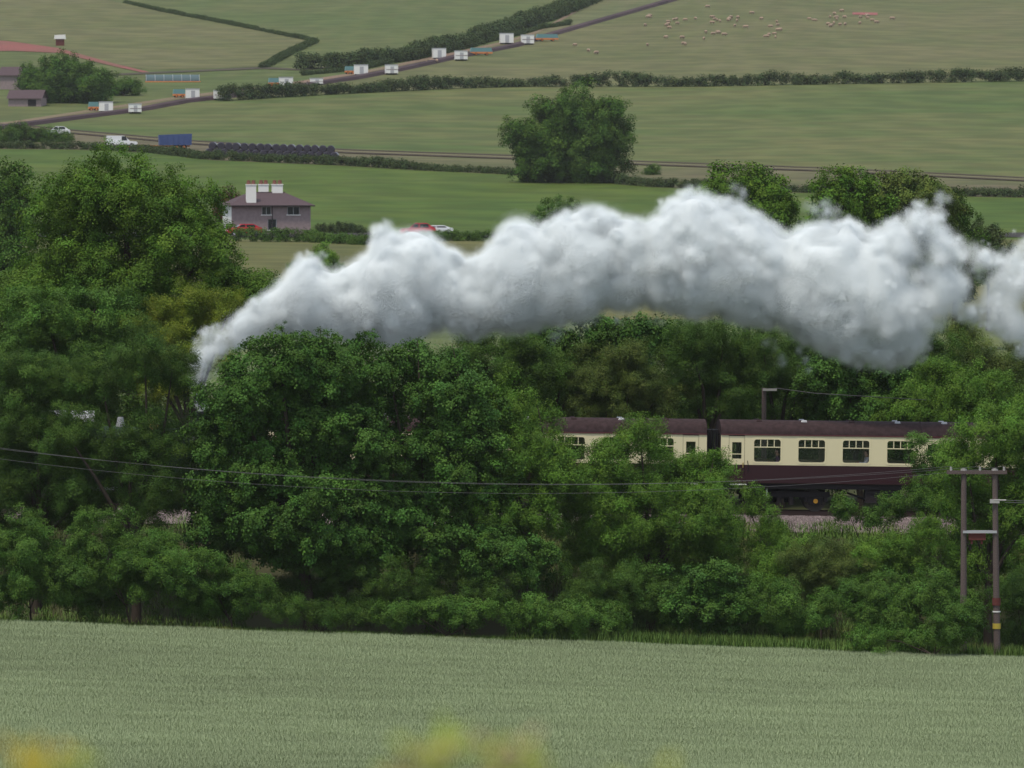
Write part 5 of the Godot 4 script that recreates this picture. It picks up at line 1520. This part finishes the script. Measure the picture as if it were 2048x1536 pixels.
	# shrubs on the bank and brambles along the field edge
	var low := [
		["dense bramble bush at the field edge under the locomotive", 284.5, 60, "bramble", [[40, 1090, 90, 60], [110, 1150, 100, 60], [30, 1190, 80, 40]]],
		["glossy bush at the field edge left of the dark hollow", 284.5, 260, "bramble", [[210, 1080, 90, 56], [300, 1120, 100, 66], [200, 1170, 100, 50]]],
		["bramble bush spilling towards the wheat below the sycamore", 284, 470, "bramble", [[420, 1150, 80, 56], [500, 1170, 70, 50], [400, 1200, 90, 30]]],
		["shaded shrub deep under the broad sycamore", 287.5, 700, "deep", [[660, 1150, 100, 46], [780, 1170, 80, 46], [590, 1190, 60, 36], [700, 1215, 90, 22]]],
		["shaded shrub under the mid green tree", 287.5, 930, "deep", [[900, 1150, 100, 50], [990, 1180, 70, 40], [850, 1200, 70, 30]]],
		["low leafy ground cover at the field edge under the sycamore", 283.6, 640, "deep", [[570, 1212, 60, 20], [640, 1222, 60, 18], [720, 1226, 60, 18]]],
		["low bramble patch at the field edge under the mid green tree", 283.6, 880, "bramble", [[800, 1228, 60, 18], [880, 1224, 60, 22], [960, 1230, 60, 22], [1030, 1225, 40, 22]]],
		["leafy bramble mound in front of the dark hollow", 284, 1110, "bramble", [[1080, 1225, 60, 30], [1160, 1235, 80, 26], [1220, 1240, 50, 22]]],
		["leafy shrub hiding the trunk of the pale green young tree", 287.6, 1030, "sycamore", [[1000, 1105, 66, 46], [1070, 1120, 60, 46], [960, 1130, 50, 36]]],
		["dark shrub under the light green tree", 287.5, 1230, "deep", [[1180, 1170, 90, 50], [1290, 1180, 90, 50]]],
		["spreading shrub at the foot of the bank", 286, 1400, "sycamore", [[1360, 1190, 80, 46], [1440, 1180, 70, 60], [1420, 1230, 80, 34]]],
		["pale shrub just below the stone ballast", 291, 1560, "light", [[1545, 1090, 50, 34], [1590, 1120, 60, 40], [1530, 1140, 60, 40]]],
		["tall sprig in front of the carriage bogie", 294.5, 1530, "light", [[1510, 1000, 22, 30], [1535, 1040, 30, 28], [1550, 1060, 30, 24]]],
		["wispy shrub in front of the battery boxes", 294, 1725, "bramble", [[1690, 1010, 14, 14], [1745, 1030, 26, 16], [1790, 1010, 30, 30]]],
		["grey green shrub halfway down the bank", 288.5, 1640, "olive", [[1620, 1120, 70, 40], [1690, 1140, 66, 44], [1650, 1170, 70, 40]]],
		["rounded bush on the bank beside the twin pole", 288, 1790, "light", [[1760, 1110, 66, 40], [1820, 1120, 66, 50], [1850, 1060, 40, 36]]],
		["shrub at the foot of the bank in the verge grass", 285.5, 1570, "bramble", [[1530, 1200, 70, 46], [1610, 1215, 70, 40], [1560, 1240, 70, 26]]],
		["bushy shrub below the rounded bush", 285.5, 1760, "bramble", [[1720, 1200, 80, 46], [1800, 1190, 70, 50], [1760, 1240, 90, 36]]],
		["shrub growing round the foot of the twin pole", 284.8, 1910, "bramble", [[1880, 1190, 60, 50], [1930, 1230, 66, 44], [1870, 1260, 60, 34]]],
		["leafy bush beyond the twin pole", 285, 2050, "deep", [[2040, 1190, 60, 60], [2060, 1260, 60, 44]]],
		["low bramble in front of the twin pole", 281.9, 1880, "bramble", [[1820, 1280, 56, 18], [1895, 1262, 50, 30], [1930, 1235, 34, 34], [1740, 1278, 50, 16]]]]
	for b in low:
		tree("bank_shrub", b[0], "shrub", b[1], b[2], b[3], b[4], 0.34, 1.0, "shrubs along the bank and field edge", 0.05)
	# plants close to the camera, out of focus
	var close := [["blurred green sprig with pinkish leaves in front of the wheat", 950.0, 1470.0, 11.0, 150.0, [[0.24, 0.31, 0.05], [0.3, 0.36, 0.05], [0.22, 0.3, 0.04], [0.28, 0.33, 0.06], [0.36, 0.26, 0.16]], 40],
		["blurred yellow flower head at the bottom corner", 100.0, 1502.0, 11.0, 55.0, [[0.38, 0.33, 0.04], [0.42, 0.3, 0.03], [0.2, 0.25, 0.04]], 24],
		["small blurred reddish leaf at the bottom edge", 790.0, 1512.0, 10.0, 22.0, [[0.3, 0.16, 0.09], [0.26, 0.2, 0.08]], 5],
		["tiny blurred yellow tip at the bottom edge", 1305.0, 1524.0, 10.0, 30.0, [[0.35, 0.36, 0.05], [0.3, 0.33, 0.06]], 7]]
	for c in close:
		var f := on_land(c[1], c[3])
		var t := thing("hedge_sprig", c[0], "plant", Transform3D(Basis.IDENTITY, f), "plants close to the camera")
		var s: float = FOCAL / c[3]
		var g := G.new()
		var lv := G.new()
		for i in int(c[6]):
			var px: float = c[1] + rng.randf_range(-1, 1) * c[4]
			var tip := at(px, c[2] + absf(px - c[1]) * 0.22 + rng.randf_range(-18, 22), c[3] + rng.randf_range(-0.08, 0.08)) - f
			if i % 4 == 0: g.tube([Vector3(tip.x * 0.5, -0.05, 0), Vector3(tip.x * 0.8, tip.y * 0.6, 0.01), tip], [0.004, 0.003, 0.0015], 5)
			var col: Array = c[5][rng.randi() % c[5].size()]
			lv.tint = Color(col[0], col[1], col[2])
			for k in 3:
				var q := tip + Vector3(rng.randfn() * 0.012, -rng.randf() * 0.07, rng.randfn() * 0.015)
				var nn := Vector3(rng.randfn() * 0.6, 0.8, rng.randfn() * 0.6 + 0.5).normalized()
				var a := nn.cross(Vector3(rng.randfn(), rng.randfn(), rng.randfn())).normalized(); var b := nn.cross(a)
				lv.tri_n(q, q + a * 0.02 + b * 0.009, q + a * 0.04, nn, nn, nn); lv.tri_n(q, q + a * 0.04, q + a * 0.02 - b * 0.009, nn, nn, nn)
		part("stem", g, M["bark"], t)
		part("leaves", lv, M["leaf"], t)
